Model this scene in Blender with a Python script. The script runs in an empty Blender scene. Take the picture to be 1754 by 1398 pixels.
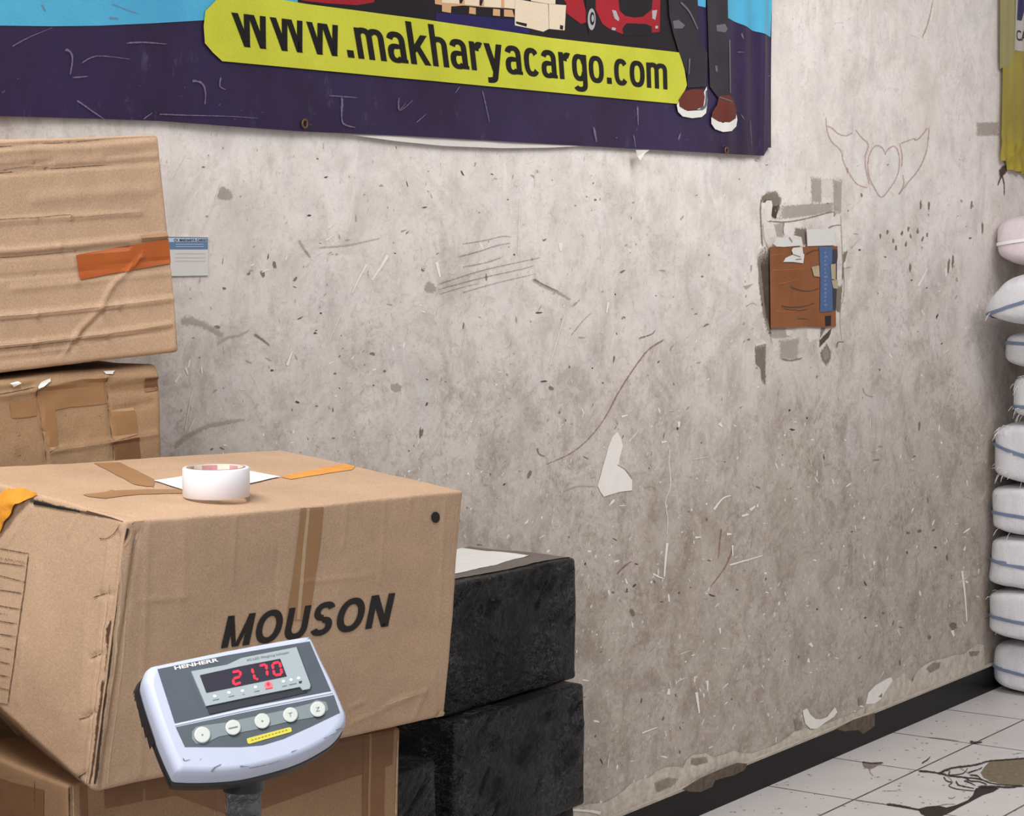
import bpy, bmesh, math, random
import numpy as np
from mathutils import Vector, Matrix, noise

# ------------------------------------------------------------------ camera, light, exposure
SC = bpy.context.scene
COL = SC.collection
F = 3850.0
PITCH = math.atan(314 / F)
H = 1.545                                   # eye height
cam_d = bpy.data.cameras.new('camera')
cam_d.sensor_fit = 'HORIZONTAL'; cam_d.sensor_width = 36.0
cam_d.lens = F / 1754 * 36.0
cam_d.clip_end = 60
cam = bpy.data.objects.new('camera', cam_d); COL.objects.link(cam)
cam.location = (0, 0, H); cam.rotation_euler = (math.pi / 2 - PITCH, 0, 0)
SC.camera = cam
SC.view_settings.view_transform = 'Standard'; SC.view_settings.look = 'None'
SC.view_settings.gamma = 1.0; SC.view_settings.use_curve_mapping = False
SC.view_settings.exposure = 0.12

W = bpy.data.worlds.new('world'); SC.world = W; W.use_nodes = True
bg = W.node_tree.nodes['Background']
bg.inputs[0].default_value = (0.93, 0.95, 1.0, 1); bg.inputs[1].default_value = 0.17

def area(name, loc, target, sx, sy, power, color):
    l = bpy.data.lights.new(name, 'AREA'); l.shape = 'RECTANGLE'; l.size = sx; l.size_y = sy
    l.energy = power; l.color = color
    o = bpy.data.objects.new(name, l); COL.objects.link(o); o.location = loc
    o.rotation_euler = (Vector(target) - Vector(loc)).to_track_quat('-Z', 'Y').to_euler()
    return o
area('ceiling_light', (-0.9, 2.0, 3.4), (0.3, 4.0, 0.6), 2.0, 0.8, 86, (1.0, 0.97, 0.94))
area('ceiling_light_far', (2.2, 4.4, 3.4), (2.4, 6.0, 0.3), 2.4, 0.8, 74, (1.0, 0.985, 0.97))
area('shop_front_daylight', (-1.6, -1.5, 2.4), (0.4, 4.0, 0.9), 2.4, 1.8, 88, (0.95, 0.97, 1.0))

# ------------------------------------------------------------------ geometry of the place
cp, sp = math.cos(PITCH), math.sin(PITCH)
def ray(x, y):
    a = (x - 877) / F; b = (699 - y) / F
    return Vector((a, cp + b * sp, -sp + b * cp))
def P(x, y, d):                              # point at horizontal depth d
    r = ray(x, y); return Vector((0, 0, H)) + r * (d / r.y)
def PZ(x, y, z):                             # point at height z
    r = ray(x, y); return Vector((0, 0, H)) + r * ((z - H) / r.z)
TH = math.radians(34.783)
U = Vector((math.sin(TH), math.cos(TH), 0))  # along the wall, away from the eye
N = Vector((-U.y, U.x, 0))                   # into the wall
Z = Vector((0, 0, 1))
WD = 2.909                                   # wall distance
def PW(x, y, off=0.0):
    r = ray(x, y); return Vector((0, 0, H)) + r * ((WD - off) / r.dot(N))
def SZ(x, y, off=0.0):                       # wall coordinates (along, height)
    q = PW(x, y, off); return (q.dot(U), q.z)
def WP(s, z, off=0.0):
    return U * s + N * (WD - off) + Z * z
def PX(x, y, X):                             # on the plane crossing the wall at distance X
    r = ray(x, y); return Vector((0, 0, H)) + r * (X / r.dot(U))
def proj(p):
    v = p - Vector((0, 0, H))
    f = v.y * cp - v.z * sp; up = v.y * sp + v.z * cp
    return (877 + F * v.x / f, 699 - F * up / f)

# ------------------------------------------------------------------ materials
def lin(c):
    return tuple(((v / 255) / 12.92 if v / 255 <= 0.04045 else ((v / 255 + 0.055) / 1.055) ** 2.4) for v in c) + (1,)
class NT:
    def __init__(s, m):
        s.t = m.node_tree; s.b = s.t.nodes['Principled BSDF']
        s.co = s.n('ShaderNodeTexCoord').outputs['Object']
    def n(s, k, **kw):
        x = s.t.nodes.new(k)
        for a, b in kw.items(): setattr(x, a, b)
        return x
    def l(s, a, b): s.t.links.new(a, b)
    def mapping(s, scale=(1, 1, 1), rot=(0, 0, 0), src=None):
        m = s.n('ShaderNodeMapping'); m.inputs['Scale'].default_value = scale; m.inputs['Rotation'].default_value = rot
        s.l(src or s.co, m.inputs[0]); return m.outputs[0]
    def noise(s, scale, detail=4, rough=0.6, src=None, dist=0.0):
        x = s.n('ShaderNodeTexNoise'); x.inputs['Scale'].default_value = scale
        x.inputs['Detail'].default_value = detail; x.inputs['Roughness'].default_value = rough
        x.inputs['Distortion'].default_value = dist
        s.l(src or s.co, x.inputs[0]); return x.outputs[0]
    def ramp(s, src, a, b, va=0.0, vb=1.0, interp='LINEAR'):
        r = s.n('ShaderNodeMapRange'); r.inputs[1].default_value = a; r.inputs[2].default_value = b
        r.inputs[3].default_value = va; r.inputs[4].default_value = vb
        if interp == 'SMOOTH': r.interpolation_type = 'SMOOTHSTEP'
        s.l(src, r.inputs[0]); return r.outputs[0]
    def math(s, op, a, b=None):
        m = s.n('ShaderNodeMath', operation=op)
        for i, v in enumerate((a, b)):
            if v is None: continue
            if isinstance(v, (int, float)): m.inputs[i].default_value = v
            else: s.l(v, m.inputs[i])
        return m.outputs[0]
    def mix(s, fac, a, b, mode='MIX'):
        m = s.n('ShaderNodeMix', data_type='RGBA', blend_type=mode)
        for i, v in ((0, fac), (6, a), (7, b)):
            if isinstance(v, (int, float)): m.inputs[i].default_value = v
            elif isinstance(v, tuple): m.inputs[i].default_value = v
            else: s.l(v, m.inputs[i])
        return m.outputs[2]
    def bump(s, h, strength, dist=0.002):
        b = s.n('ShaderNodeBump'); b.inputs['Strength'].default_value = strength; b.inputs['Distance'].default_value = dist
        s.l(h, b.inputs['Height']); s.l(b.outputs[0], s.b.inputs['Normal'])
MATS = {}; SOFT = set()
def mat(name, rgb, rough=0.6, spec=0.4, var=0.0, vscale=30, bump=0.0, bscale=200, bdist=0.001, metal=0.0, alpha=1.0, coat=0.0, soft=0.0, sscale=160):
    if name in MATS: return MATS[name]
    m = bpy.data.materials.new(name); m.use_nodes = True; t = NT(m)
    c = lin(rgb)
    t.b.inputs['Roughness'].default_value = rough; t.b.inputs['Specular IOR Level'].default_value = spec
    t.b.inputs['Metallic'].default_value = metal; t.b.inputs['Coat Weight'].default_value = coat
    t.b.inputs['Alpha'].default_value = alpha
    f = t.ramp(t.noise(vscale, 5), 0.3, 0.7)
    d = tuple(v * (1 - max(var, 0.02)) for v in c[:3]) + (1,); e = tuple(min(1, v * (1 + max(var, 0.02))) for v in c[:3]) + (1,)
    t.l(t.mix(f, d, e), t.b.inputs['Base Color'])
    if bump: t.bump(t.noise(bscale, 4), bump, bdist)
    if soft:
        at = t.n('ShaderNodeAttribute', attribute_name='fade').outputs['Fac']
        h = t.math('ADD', t.math('MULTIPLY', at, 1.1), t.math('MULTIPLY', t.math('SUBTRACT', t.noise(sscale, 4, .65), .5), 2.0))
        t.l(t.ramp(h, 0.28, 0.75, 0, soft), t.b.inputs['Alpha'])
    MATS[name] = m; return m
def emis(name, rgb, strength):
    m = mat(name, rgb, 0.4); t = m.node_tree.nodes['Principled BSDF']
    t.inputs['Emission Color'].default_value = lin(rgb); t.inputs['Emission Strength'].default_value = strength
    return m

def cardboard(name, rgb, var=0.10):
    m = bpy.data.materials.new(name); m.use_nodes = True; t = NT(m); c = lin(rgb)
    g = t.noise(420, 3, 0.7); big = t.noise(5, 4, 0.6)
    k = lambda f: tuple(v * f for v in c[:3]) + (1,)
    base = t.mix(t.ramp(big, 0.3, 0.7), k(1 - var), k(1 + var))
    base = t.mix(t.ramp(g, 0.35, 0.65), t.mix(1.0, base, (0.84, 0.82, 0.80, 1), 'MULTIPLY'), t.mix(1.0, base, (1.12, 1.12, 1.12, 1), 'MULTIPLY'))
    fib = t.noise(60, 6, 0.7, t.mapping((1, 1, 6)))
    base = t.mix(t.ramp(fib, 0.62, 0.8, 0, 0.35), base, k(0.72))
    t.l(base, t.b.inputs['Base Color']); t.b.inputs['Roughness'].default_value = 0.78
    t.b.inputs['Specular IOR Level'].default_value = 0.25
    t.bump(t.math('ADD', t.noise(14, 5, 0.6), t.math('MULTIPLY', g, 0.12)), 0.35, 0.006)
    return m
CB1 = cardboard('cardboard', (187, 157, 130))
CB2 = cardboard('cardboard_tan', (169, 138, 106))
CB3 = cardboard('cardboard_brown', (156, 125, 95))
CBE = mat('cardboard_edge', (78, 58, 42), 0.9, var=0.2, soft=.9, sscale=120)
CBL = mat('cardboard_crease_light', (208, 178, 146), 0.8, var=0.1, soft=.7, sscale=120)
TAPE_B = mat('brown_packing_tape', (158, 120, 84), 0.4, 0.35, var=0.06, bump=0.2, bscale=60)
TAPE_D = mat('dark_brown_packing_tape', (128, 92, 64), 0.45, 0.3, var=0.08, bump=0.2, bscale=60)
TAPE_O = mat('orange_red_tape', (172, 90, 42), 0.45, 0.3, var=0.10, vscale=12, bump=0.25, bscale=50)
TAPE_Y = mat('orange_tape', (226, 150, 44), 0.4, 0.5, var=0.15, vscale=40, bump=0.6, bscale=80, bdist=0.003)
BLK_ = mat('gap_black', (20, 15, 12), .9)
INK = mat('black_ink', (34, 29, 27), 0.6, var=0.1)
INK_T = mat('brown_ink', (88, 64, 46), 0.8, var=0.2, soft=.85)

def wall_material():
    m = bpy.data.materials.new('dirty_plaster'); m.use_nodes = True; t = NT(m)
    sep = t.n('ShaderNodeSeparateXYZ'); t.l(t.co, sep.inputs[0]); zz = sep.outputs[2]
    big = t.noise(1.6, 5, 0.6); mid = t.noise(7, 12, 0.74, None, .6); fine = t.noise(48, 10, 0.78, t.mapping((.8, 1, 1.15)), .8); gr = t.noise(330, 3, 0.7)
    vert = t.noise(12, 8, 0.7, t.mapping((1.5, 1, 0.35)))
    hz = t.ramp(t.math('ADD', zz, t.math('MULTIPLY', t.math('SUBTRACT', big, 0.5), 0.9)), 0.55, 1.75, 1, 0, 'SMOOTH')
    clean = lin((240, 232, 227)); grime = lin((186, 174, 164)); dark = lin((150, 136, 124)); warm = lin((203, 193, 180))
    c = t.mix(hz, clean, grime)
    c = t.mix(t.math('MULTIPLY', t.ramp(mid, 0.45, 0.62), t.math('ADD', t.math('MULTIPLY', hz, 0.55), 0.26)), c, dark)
    c = t.mix(t.ramp(t.noise(5.5, 8, .7, None, .8), .54, .68, 0, .5), c, lin((208, 203, 204)))
    c = t.mix(t.ramp(vert, 0.54, 0.8, 0, 0.4), c, lin((170, 158, 146)))
    c = t.mix(t.ramp(t.noise(4.2, 3, 0.5), 0.5, 0.75, 0, 0.35), c, warm)
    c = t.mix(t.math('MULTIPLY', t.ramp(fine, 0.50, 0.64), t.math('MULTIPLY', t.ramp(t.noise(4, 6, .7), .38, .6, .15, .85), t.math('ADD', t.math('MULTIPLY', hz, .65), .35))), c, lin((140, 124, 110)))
    c = t.mix(t.ramp(t.noise(2.6, 9, .72, t.mapping((1, 1, .7), (0, 0, 0)), .5), .54, .7, 0, .28), c, lin((156, 140, 120)))
    c = t.mix(t.ramp(fine, 0.46, 0.34, 0, 0.45), c, lin((222, 213, 206)))
    spk = t.noise(120, 2, 0.5, t.mapping((1.0, 1, 0.6)))
    c = t.mix(t.ramp(spk, 0.68, 0.76, 0, 0.45), c, lin((120, 104, 90)))
    c = t.mix(t.ramp(t.noise(85, 3, 0.6, t.mapping((1.2, 1, .8), (0, .5, 0))), 0.66, 0.71, 0, 0.8), c, lin((226, 218, 210)))
    c = t.mix(t.ramp(gr, 0.3, 0.7, 0, 1), t.mix(1.0, c, (0.93, 0.93, 0.93, 1), 'MULTIPLY'), t.mix(1.0, c, (1.05, 1.05, 1.05, 1), 'MULTIPLY'))
    t.l(c, t.b.inputs['Base Color']); t.b.inputs['Roughness'].default_value = 0.72
    t.b.inputs['Specular IOR Level'].default_value = 0.25
    t.bump(t.math('ADD', t.math('MULTIPLY', mid, 1.5), t.math('ADD', fine, t.math('MULTIPLY', vert, 1.0))), 0.35, 0.004)
    return m
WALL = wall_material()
CHIP = mat('bare_white_plaster', (236, 230, 224), 0.8, var=0.04)
CHIP2 = mat('pale_scratch', (228, 220, 211), 0.8, var=0.08, soft=0.85); SOFT.add(CHIP2.name)
SMUDGE = mat('grey_scuff', (128, 114, 101), 0.85, var=0.15, soft=0.7); SOFT.add(SMUDGE.name)
SMUDGE_L = mat('light_scuff', (178, 166, 155), 0.85, var=0.1, soft=0.6); SOFT.add(SMUDGE_L.name)
DARKM = mat('dark_mark', (84, 68, 56), 0.85, var=0.25, soft=0.85); SOFT.add(DARKM.name)
PENCIL = mat('pencil_line', (124, 113, 108), 0.8, var=0.1, soft=0.5); SOFT.add(PENCIL.name)
REDPEN = mat('red_crayon', (150, 104, 98), 0.8, var=0.15, soft=0.6); SOFT.add(REDPEN.name)
PINKPEN = mat('pink_crayon', (190, 150, 146), 0.8, var=0.12, soft=0.5); SOFT.add(PINKPEN.name)
FLAKE = mat('flaking_plaster', (196, 186, 173), 0.85, var=0.24, vscale=34, bump=0.5, bscale=90, bdist=0.004)
FLAKE_D = mat('flaked_hollow', (150, 138, 126), 0.9, var=0.25, vscale=50, bump=0.5, bscale=90, soft=0.85); SOFT.add(FLAKE_D.name)

# ------------------------------------------------------------------ mesh helpers
class MB:
    def __init__(s): s.v = []; s.f = []; s.m = []; s.mats = []; s.fd = []
    def mi(s, m):
        if m not in s.mats: s.mats.append(m)
        return s.mats.index(m)
    def add(s, vs, fs, m, fade=None):
        s.fd.extend(fade if fade is not None else [1.0] * len(vs)); o = len(s.v); s.v.extend(Vector(v) for v in vs); i = s.mi(m)
        for f in fs: s.f.append([o + k for k in f]); s.m.append(i)
    def poly(s, vs, m): s.add(vs, [list(range(len(vs)))], m)
    def box(s, c, ex, ey, ez, m):            # centre and three half-extent vectors
        c = Vector(c); q = []
        for k in (-1, 1):
            for j in (-1, 1):
                for i in (-1, 1): q.append(c + ex * i + ey * j + ez * k)
        s.add(q, [(0, 2, 3, 1), (4, 5, 7, 6), (0, 1, 5, 4), (2, 6, 7, 3), (0, 4, 6, 2), (1, 3, 7, 5)], m)
    def tube(s, pts, r, m, seg=8, caps=True):
        pts = [Vector(p) for p in pts]; rs = r if isinstance(r, (list, tuple)) else [r] * len(pts)
        vs = []
        for i, p in enumerate(pts):
            d = (pts[min(i + 1, len(pts) - 1)] - pts[max(i - 1, 0)]).normalized()
            a = d.orthogonal().normalized() if abs(d.z) < 0.9 else Vector((1, 0, 0)) - d * d.x
            a.normalize(); b = d.cross(a)
            for k in range(seg):
                t = 2 * math.pi * k / seg; vs.append(p + (a * math.cos(t) + b * math.sin(t)) * rs[i])
        fs = []
        for i in range(len(pts) - 1):
            for k in range(seg):
                fs.append((i * seg + k, i * seg + (k + 1) % seg, (i + 1) * seg + (k + 1) % seg, (i + 1) * seg + k))
        if caps:
            fs.append(tuple(range(seg - 1, -1, -1))); fs.append(tuple((len(pts) - 1) * seg + k for k in range(seg)))
        s.add(vs, fs, m)
    def lathe(s, c, prof, m, ax=Z, seg=64, closed=False):   # prof = [(r, h)]
        ax = ax.normalized(); a = ax.orthogonal().normalized(); b = ax.cross(a); c = Vector(c); vs = []
        for r, h in prof:
            for k in range(seg):
                t = 2 * math.pi * k / seg; vs.append(c + ax * h + (a * math.cos(t) + b * math.sin(t)) * r)
        fs = []; n = len(prof)
        for i in range(n if closed else n - 1):
            j = (i + 1) % n
            for k in range(seg): fs.append((i * seg + k, i * seg + (k + 1) % seg, j * seg + (k + 1) % seg, j * seg + k))
        s.add(vs, fs, m)
    def build(s, name, parent=None, loc=None, smooth=False, **props):
        loc = Vector(loc) if loc is not None else (parent.matrix_world.translation if parent else Vector((0, 0, 0)))
        me = bpy.data.meshes.new(name)
        base = PLOC.get(parent.name) if parent else loc
        me.from_pydata([tuple(v - base) for v in s.v], [], s.f)
        for m in s.mats: me.materials.append(m)
        me.polygons.foreach_set('material_index', s.m)
        if smooth: me.polygons.foreach_set('use_smooth', [True] * len(me.polygons))
        if True:
            at = me.attributes.new('fade', 'FLOAT', 'POINT'); at.data.foreach_set('value', s.fd)
        me.update()
        o = bpy.data.objects.new(name, me); COL.objects.link(o)
        if parent: o.parent = parent
        else: o.location = base
        PLOC[o.name] = base
        for k, v in props.items(): o[k] = v
        return o
PLOC = {}
def thing(name, loc, label, cat, group=None):
    o = bpy.data.objects.new(name, None); COL.objects.link(o); o.location = Vector(loc); o.empty_display_size = 0.1
    o['label'] = label; o['category'] = cat
    if group: o['group'] = group
    PLOC[o.name] = Vector(loc); return o

def text2d(body, bold=0.0, spacing=1.0, ref='x'):
    """triangles of a lettering: x 0..1 over the width, y in units of the reference letter's height"""
    def raw(b):
        cu = bpy.data.curves.new('lettering', 'FONT'); cu.body = b; cu.offset = bold; cu.space_character = spacing
        cu.resolution_u = 4; cu.fill_mode = 'FRONT'
        o = bpy.data.objects.new('lettering', cu); COL.objects.link(o)
        dg = bpy.context.evaluated_depsgraph_get(); me = bpy.data.meshes.new_from_object(o.evaluated_get(dg))
        v = [(q.co.x, q.co.y) for q in me.vertices]; f = [tuple(p.vertices) for p in me.polygons]
        bpy.data.objects.remove(o); bpy.data.curves.remove(cu); bpy.data.meshes.remove(me); return v, f
    rv, _ = raw(ref); y0 = min(q[1] for q in rv); h = max(q[1] for q in rv) - y0
    v, f = raw(body); x0 = min(q[0] for q in v); w = max(q[0] for q in v) - x0
    return [((a - x0) / w, (b - y0) / h) for a, b in v], f
def glyphs(txt):
    """bold grotesque lettering drawn from stems and bowls: x 0..1 over the width, y 0..1 over the x-height or cap height"""
    V = []; Fc = []; t = .235; cap = .24
    def poly(p): o = len(V); V.extend(p); Fc.append(tuple(range(o, o + len(p))))
    def bar(x0, x1, y0, y1): poly([(x0, y0), (x1, y0), (x1, y1), (x0, y1)])
    def dia(xa, ya, xb, yb, w): poly([(xa, ya), (xa + w, ya), (xb + w, yb), (xb, yb)])
    def bowl(cx, cy, rx, ry, a0, a1, tx, ty, e=.82, n=18):
        o = len(V)
        for i in range(n + 1):
            a = math.radians(a0 + (a1 - a0) * i / n); c, s_ = math.cos(a), math.sin(a); g = lambda v: math.copysign(abs(v) ** e, v)
            V.append((cx + rx * g(c), cy + ry * g(s_))); V.append((cx + (rx - tx) * g(c), cy + (ry - ty) * g(s_)))
        for i in range(n): Fc.append((o + 2 * i, o + 2 * i + 2, o + 2 * i + 3, o + 2 * i + 1))
    ty = .185
    def ch(c, x):
        if c == 'w':
            for a in (0, .55): dia(x + a, 1, x + a + .19, 0, .22); dia(x + a + .19, 0, x + a + .42, 1, .20)
            return 1.2
        if c == '.': bar(x + .04, x + .29, 0, .24); return .34
        if c == 'm':
            bar(x, x + t, 0, 1)
            for a in (0, .47): bowl(x + a + t + .1, .70, .36 - .02, .32, 0, 150, t, ty); bar(x + a + t + .205, x + a + t + .44, 0, .72)
            return t + .47 + .44 + .0
        if c == 'a':
            bowl(x + .37, .68, .36, .34, 0, 165, t, ty); bar(x + .495, x + .73, .0, .70); bowl(x + .33, .30, .33, .32, 60, 330, t, .17); bar(x + .34, x + .56, .455, .60); bar(x + .60, x + .77, 0, .12)
            return .77
        if c in 'hn':
            bar(x, x + t, 0, 1.42 if c == 'h' else 1); bowl(x + t + .1, .70, .36, .32, 0, 150, t, ty); bar(x + t + .225, x + t + .46, 0, .72)
            return t + .46
        if c == 'k':
            bar(x, x + t, 0, 1.42); poly([(x + t, .38), (x + t, .66), (x + .52, 1), (x + .79, 1), (x + .36, .50)]); poly([(x + .26, .52), (x + .44, .64), (x + .82, 0), (x + .56, 0)])
            return .80
        if c == 'r':
            bar(x, x + t, 0, 1); bowl(x + .45, .66, .28, .35, 62, 175, t, .22); return .56
        if c == 'y':
            dia(x, 1, x + .29, .02, .25); dia(x + .26, -.14, x + .54, 1, .25); bowl(x + .16, -.12, .345, .27, -95, 0, t, .2); bar(x + .04, x + .16, -.39, -.20); return .79
        if c == 'c': bowl(x + .37, .5, .37, .52, 38, 322, t, ty, .8, 30); return .73
        if c == 'o': bowl(x + .39, .5, .39, .52, 0, 360, t, ty, .8, 36); return .78
        if c == 'g':
            bowl(x + .36, .5, .36, .51, 20, 340, t, ty, .8, 30); bar(x + .51, x + .745, -.1, 1); bowl(x + .375, -.1, .37, .31, -150, 0, t, .185); return .745
        if c == 'M':
            w = .24; bar(x, x + w, 0, 1); bar(x + .75, x + .75 + w, 0, 1); poly([(x + w * .96, 1), (x + w * .1, 1), (x + .38, 0), (x + .53, 0)]) ; poly([(x + .46, 0), (x + .61, 0), (x + .93, 1), (x + .77, 1)]); return .99
        if c == 'O': bowl(x + .46, .5, .46, .52, 0, 360, .23, .19, .93, 40); return .92
        if c == 'U': bar(x, x + .23, .36, 1); bar(x + .57, x + .80, .36, 1); bowl(x + .40, .38, .40, .40, 180, 360, .23, .2, .9, 24); return .80
        if c == 'N': bar(x, x + .22, 0, 1); bar(x + .58, x + .80, 0, 1); poly([(x, 1), (x + .24, 1), (x + .80, 0), (x + .56, 0)]); return .80
        if c == 'S':
            bowl(x + .39, .735, .36, .285, 18, 270, .22, .18, .92, 24); bowl(x + .38, .275, .38, .295, -160, 90, .23, .185, .92, 24); bar(x + .36, x + .42, .46, .565); return .76
        return .4
    x = 0
    for c in txt: x += ch(c, x) + (.105 if txt.islower() else .14)
    x -= .1
    return [(a / x, b) for a, b in V], Fc
def quadmap(q, x, y):                        # q = BL, BR, TR, TL
    return tuple((q[0][i] * (1 - x) + q[1][i] * x) * (1 - y) + (q[3][i] * (1 - x) + q[2][i] * x) * y for i in range(len(q[0])))
def slice2d(v, f, step):
    bm = bmesh.new(); vs = [bm.verts.new((a, b, 0)) for a, b in v]
    for q in f:
        try: bm.faces.new([vs[i] for i in q])
        except ValueError: pass
    for ax in (0, 1):
        lo = min(q[ax] for q in v); hi = max(q[ax] for q in v); k = math.floor(lo / step) + 1
        while k * step < hi:
            co = [0, 0, 0]; no = [0, 0, 0]; co[ax] = k * step; no[ax] = 1
            bmesh.ops.bisect_plane(bm, geom=bm.verts[:] + bm.edges[:] + bm.faces[:], plane_co=co, plane_no=no, dist=1e-7); k += 1
    bmesh.ops.triangulate(bm, faces=[q for q in bm.faces if len(q.verts) > 4])
    bm.verts.index_update()
    rv = [(q.co.x, q.co.y) for q in bm.verts]; rf = [tuple(q.index for q in p.verts) for p in bm.faces]; bm.free(); return rv, rf
def stroke(pts, w0, w1=None, wob=0.0, rnd=None):   # polyline -> quads in the same 2d units
    w1 = w0 if w1 is None else w1; n = len(pts); L = []; R = []
    for i, p in enumerate(pts):
        a = pts[max(i - 1, 0)]; b = pts[min(i + 1, n - 1)]; dx, dy = b[0] - a[0], b[1] - a[1]; l = math.hypot(dx, dy) or 1
        w = (w0 + (w1 - w0) * i / (n - 1)) / 2 * (1 + (rnd.uniform(-wob, wob) if rnd else 0))
        L.append((p[0] - dy / l * w, p[1] + dx / l * w)); R.append((p[0] + dy / l * w, p[1] - dx / l * w))
    return L + R, [(i, i + 1, n + i + 1, n + i) for i in range(n - 1)]
def stroke3(pts, w0, w1=None):               # polyline -> two-row ribbon that fades towards its edges
    w1 = w0 if w1 is None else w1; n = len(pts); V = []; fd = []
    for i, p in enumerate(pts):
        a = pts[max(i - 1, 0)]; b = pts[min(i + 1, n - 1)]; dx, dy = b[0] - a[0], b[1] - a[1]; l = math.hypot(dx, dy) or 1
        w = (w0 + (w1 - w0) * i / max(1, n - 1)) * .9; e = 0.45 if i in (0, n - 1) else 1
        V += [(p[0] - dy / l * w, p[1] + dx / l * w), p, (p[0] + dy / l * w, p[1] - dx / l * w)]; fd += [0, e, 0]
    f = []
    for i in range(n - 1):
        for k in (0, 1): f.append((3 * i + k, 3 * i + k + 1, 3 * i + k + 4, 3 * i + k + 3))
    return V, f, fd
def densify(pts, step):
    out = []
    for a, b in zip(pts, pts[1:]):
        k = max(1, int(math.hypot(b[0] - a[0], b[1] - a[1]) / step))
        for i in range(k): out.append((a[0] + (b[0] - a[0]) * i / k, a[1] + (b[1] - a[1]) * i / k))
    return out + [pts[-1]]
def inset(px, k=.62):
    cx = sum(p[0] for p in px) / len(px); cy = sum(p[1] for p in px) / len(px)
    return [(cx + (x - cx) * k, cy + (y - cy) * k) for x, y in px]

def smooth_line(pts, k=4):
    out = []
    for i in range(len(pts) - 1):
        p0, p1, p2, p3 = pts[max(i - 1, 0)], pts[i], pts[i + 1], pts[min(i + 2, len(pts) - 1)]
        for j in range(k):
            t = j / k
            out.append(tuple(0.5 * (2 * p1[c] + (p2[c] - p0[c]) * t + (2 * p0[c] - 5 * p1[c] + 4 * p2[c] - p3[c]) * t * t + (3 * p1[c] - p0[c] - 3 * p2[c] + p3[c]) * t ** 3) for c in (0, 1)))
    return out + [pts[-1]]
def z2(pts, s, ox, oy): return [(x / s + ox, y / s + oy) for x, y in pts]

# ------------------------------------------------------------------ wall (flat plaster with its chips, scuffs and pen marks)
S0, S1 = 1.6, 8.6
wb = MB()
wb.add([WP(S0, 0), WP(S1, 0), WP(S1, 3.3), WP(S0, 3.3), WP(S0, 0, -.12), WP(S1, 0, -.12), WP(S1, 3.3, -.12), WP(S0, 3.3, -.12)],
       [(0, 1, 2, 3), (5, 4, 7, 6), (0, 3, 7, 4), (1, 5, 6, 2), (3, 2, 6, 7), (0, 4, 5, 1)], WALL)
layer = [0]
def wpoly(px, m, off=None):
    layer[0] += 1
    o = 0.0003 + (layer[0] % 40) * 0.00001 if off is None else off
    if m.name in SOFT:
        q = [(x, y) for x, y in inset(px, 1.22)]; r = inset(px, .7); n = len(px)
        wb.add([PW(x, y, o) for x, y in q + r], [tuple(range(n, 2 * n))] + [(i, (i + 1) % n, n + (i + 1) % n, n + i) for i in range(n)], m, [0] * n + [1] * n)
    else: wb.poly([PW(x, y, o) for x, y in px], m)
def wstroke(px, w, m, w1=None, off=None, sm=True):
    layer[0] += 1
    o = 0.0008 + (layer[0] % 40) * 0.00001 if off is None else off
    if m.name in SOFT:
        v, f, fd = stroke3(densify(smooth_line(px) if len(px) > 2 else px, 12), w, w1); wb.add([PW(x, y, o) for x, y in v], f, m, fd)
    else:
        v, f = stroke(smooth_line(px) if sm and len(px) > 2 else px, w, w1); wb.add([PW(x, y, o) for x, y in v], f, m)
R = random.Random(11)
def blob(cx, cy, lx, ly, ang, n=9, jag=0.35):
    out = []
    for k in range(n):
        t = 2 * math.pi * k / n; r = 1 + R.uniform(-jag, jag); a, b = lx * math.cos(t) * r, ly * math.sin(t) * r
        out.append((cx + a * math.cos(ang) - b * math.sin(ang), cy + a * math.sin(ang) + b * math.cos(ang)))
    return out
# scattered small chips and specks
for i in range(900):
    x = R.uniform(290, 1700); y = R.uniform(260, 1380)
    if R.random() > 0.25 + 0.75 * min(1, max(0, (y - 350) / 500)): continue
    if x > 1290 and x < 1450 and 310 < y < 640: continue
    l = R.choice([2, 2.5, 3, 3, 4, 5, 7]); w = R.uniform(0.8, 1.8)
    ang = R.choice([1.5, 1.2, -0.4, -0.6, 1.8, 0.1, -1.2]) + R.uniform(-.3, .3)
    wpoly(blob(x, y, l, w, ang), R.choice([CHIP, CHIP2, CHIP2]))
for i in range(520):
    x = R.uniform(300, 1690); y = R.uniform(250, 1370)
    l = R.choice([1.5, 2, 2.5, 3, 4, 6]); w = R.uniform(0.7, 2.0)
    wpoly(blob(x, y, l, w, R.choice([1.4, -0.5, 0.2, 1.8]) + R.uniform(-.4, .4)), R.choice([SMUDGE, SMUDGE, SMUDGE_L, SMUDGE_L, DARKM]) if R.random() > .25 else SMUDGE_L)
for x, y in [(1508, 404), (1520, 398), (1530, 412), (1545, 400), (1552, 418), (1560, 405), (1572, 396), (1580, 410), (1535, 425), (1556, 392), (1588, 402)]:
    wpoly(blob(x, y - 0, 2, 4.5, 0.1), SMUDGE)
for x, y, l in [(1577, 350, 9), (1591, 352, 8), (1664, 352, 8), (1632, 448, 14), (1625, 455, 12), (1559, 458, 8), (1683, 390, 10), (1575, 730, 7), (720, 742, 8)]:
    wpoly(blob(x, y, 2.0, l, 0.05), SMUDGE)
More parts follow.
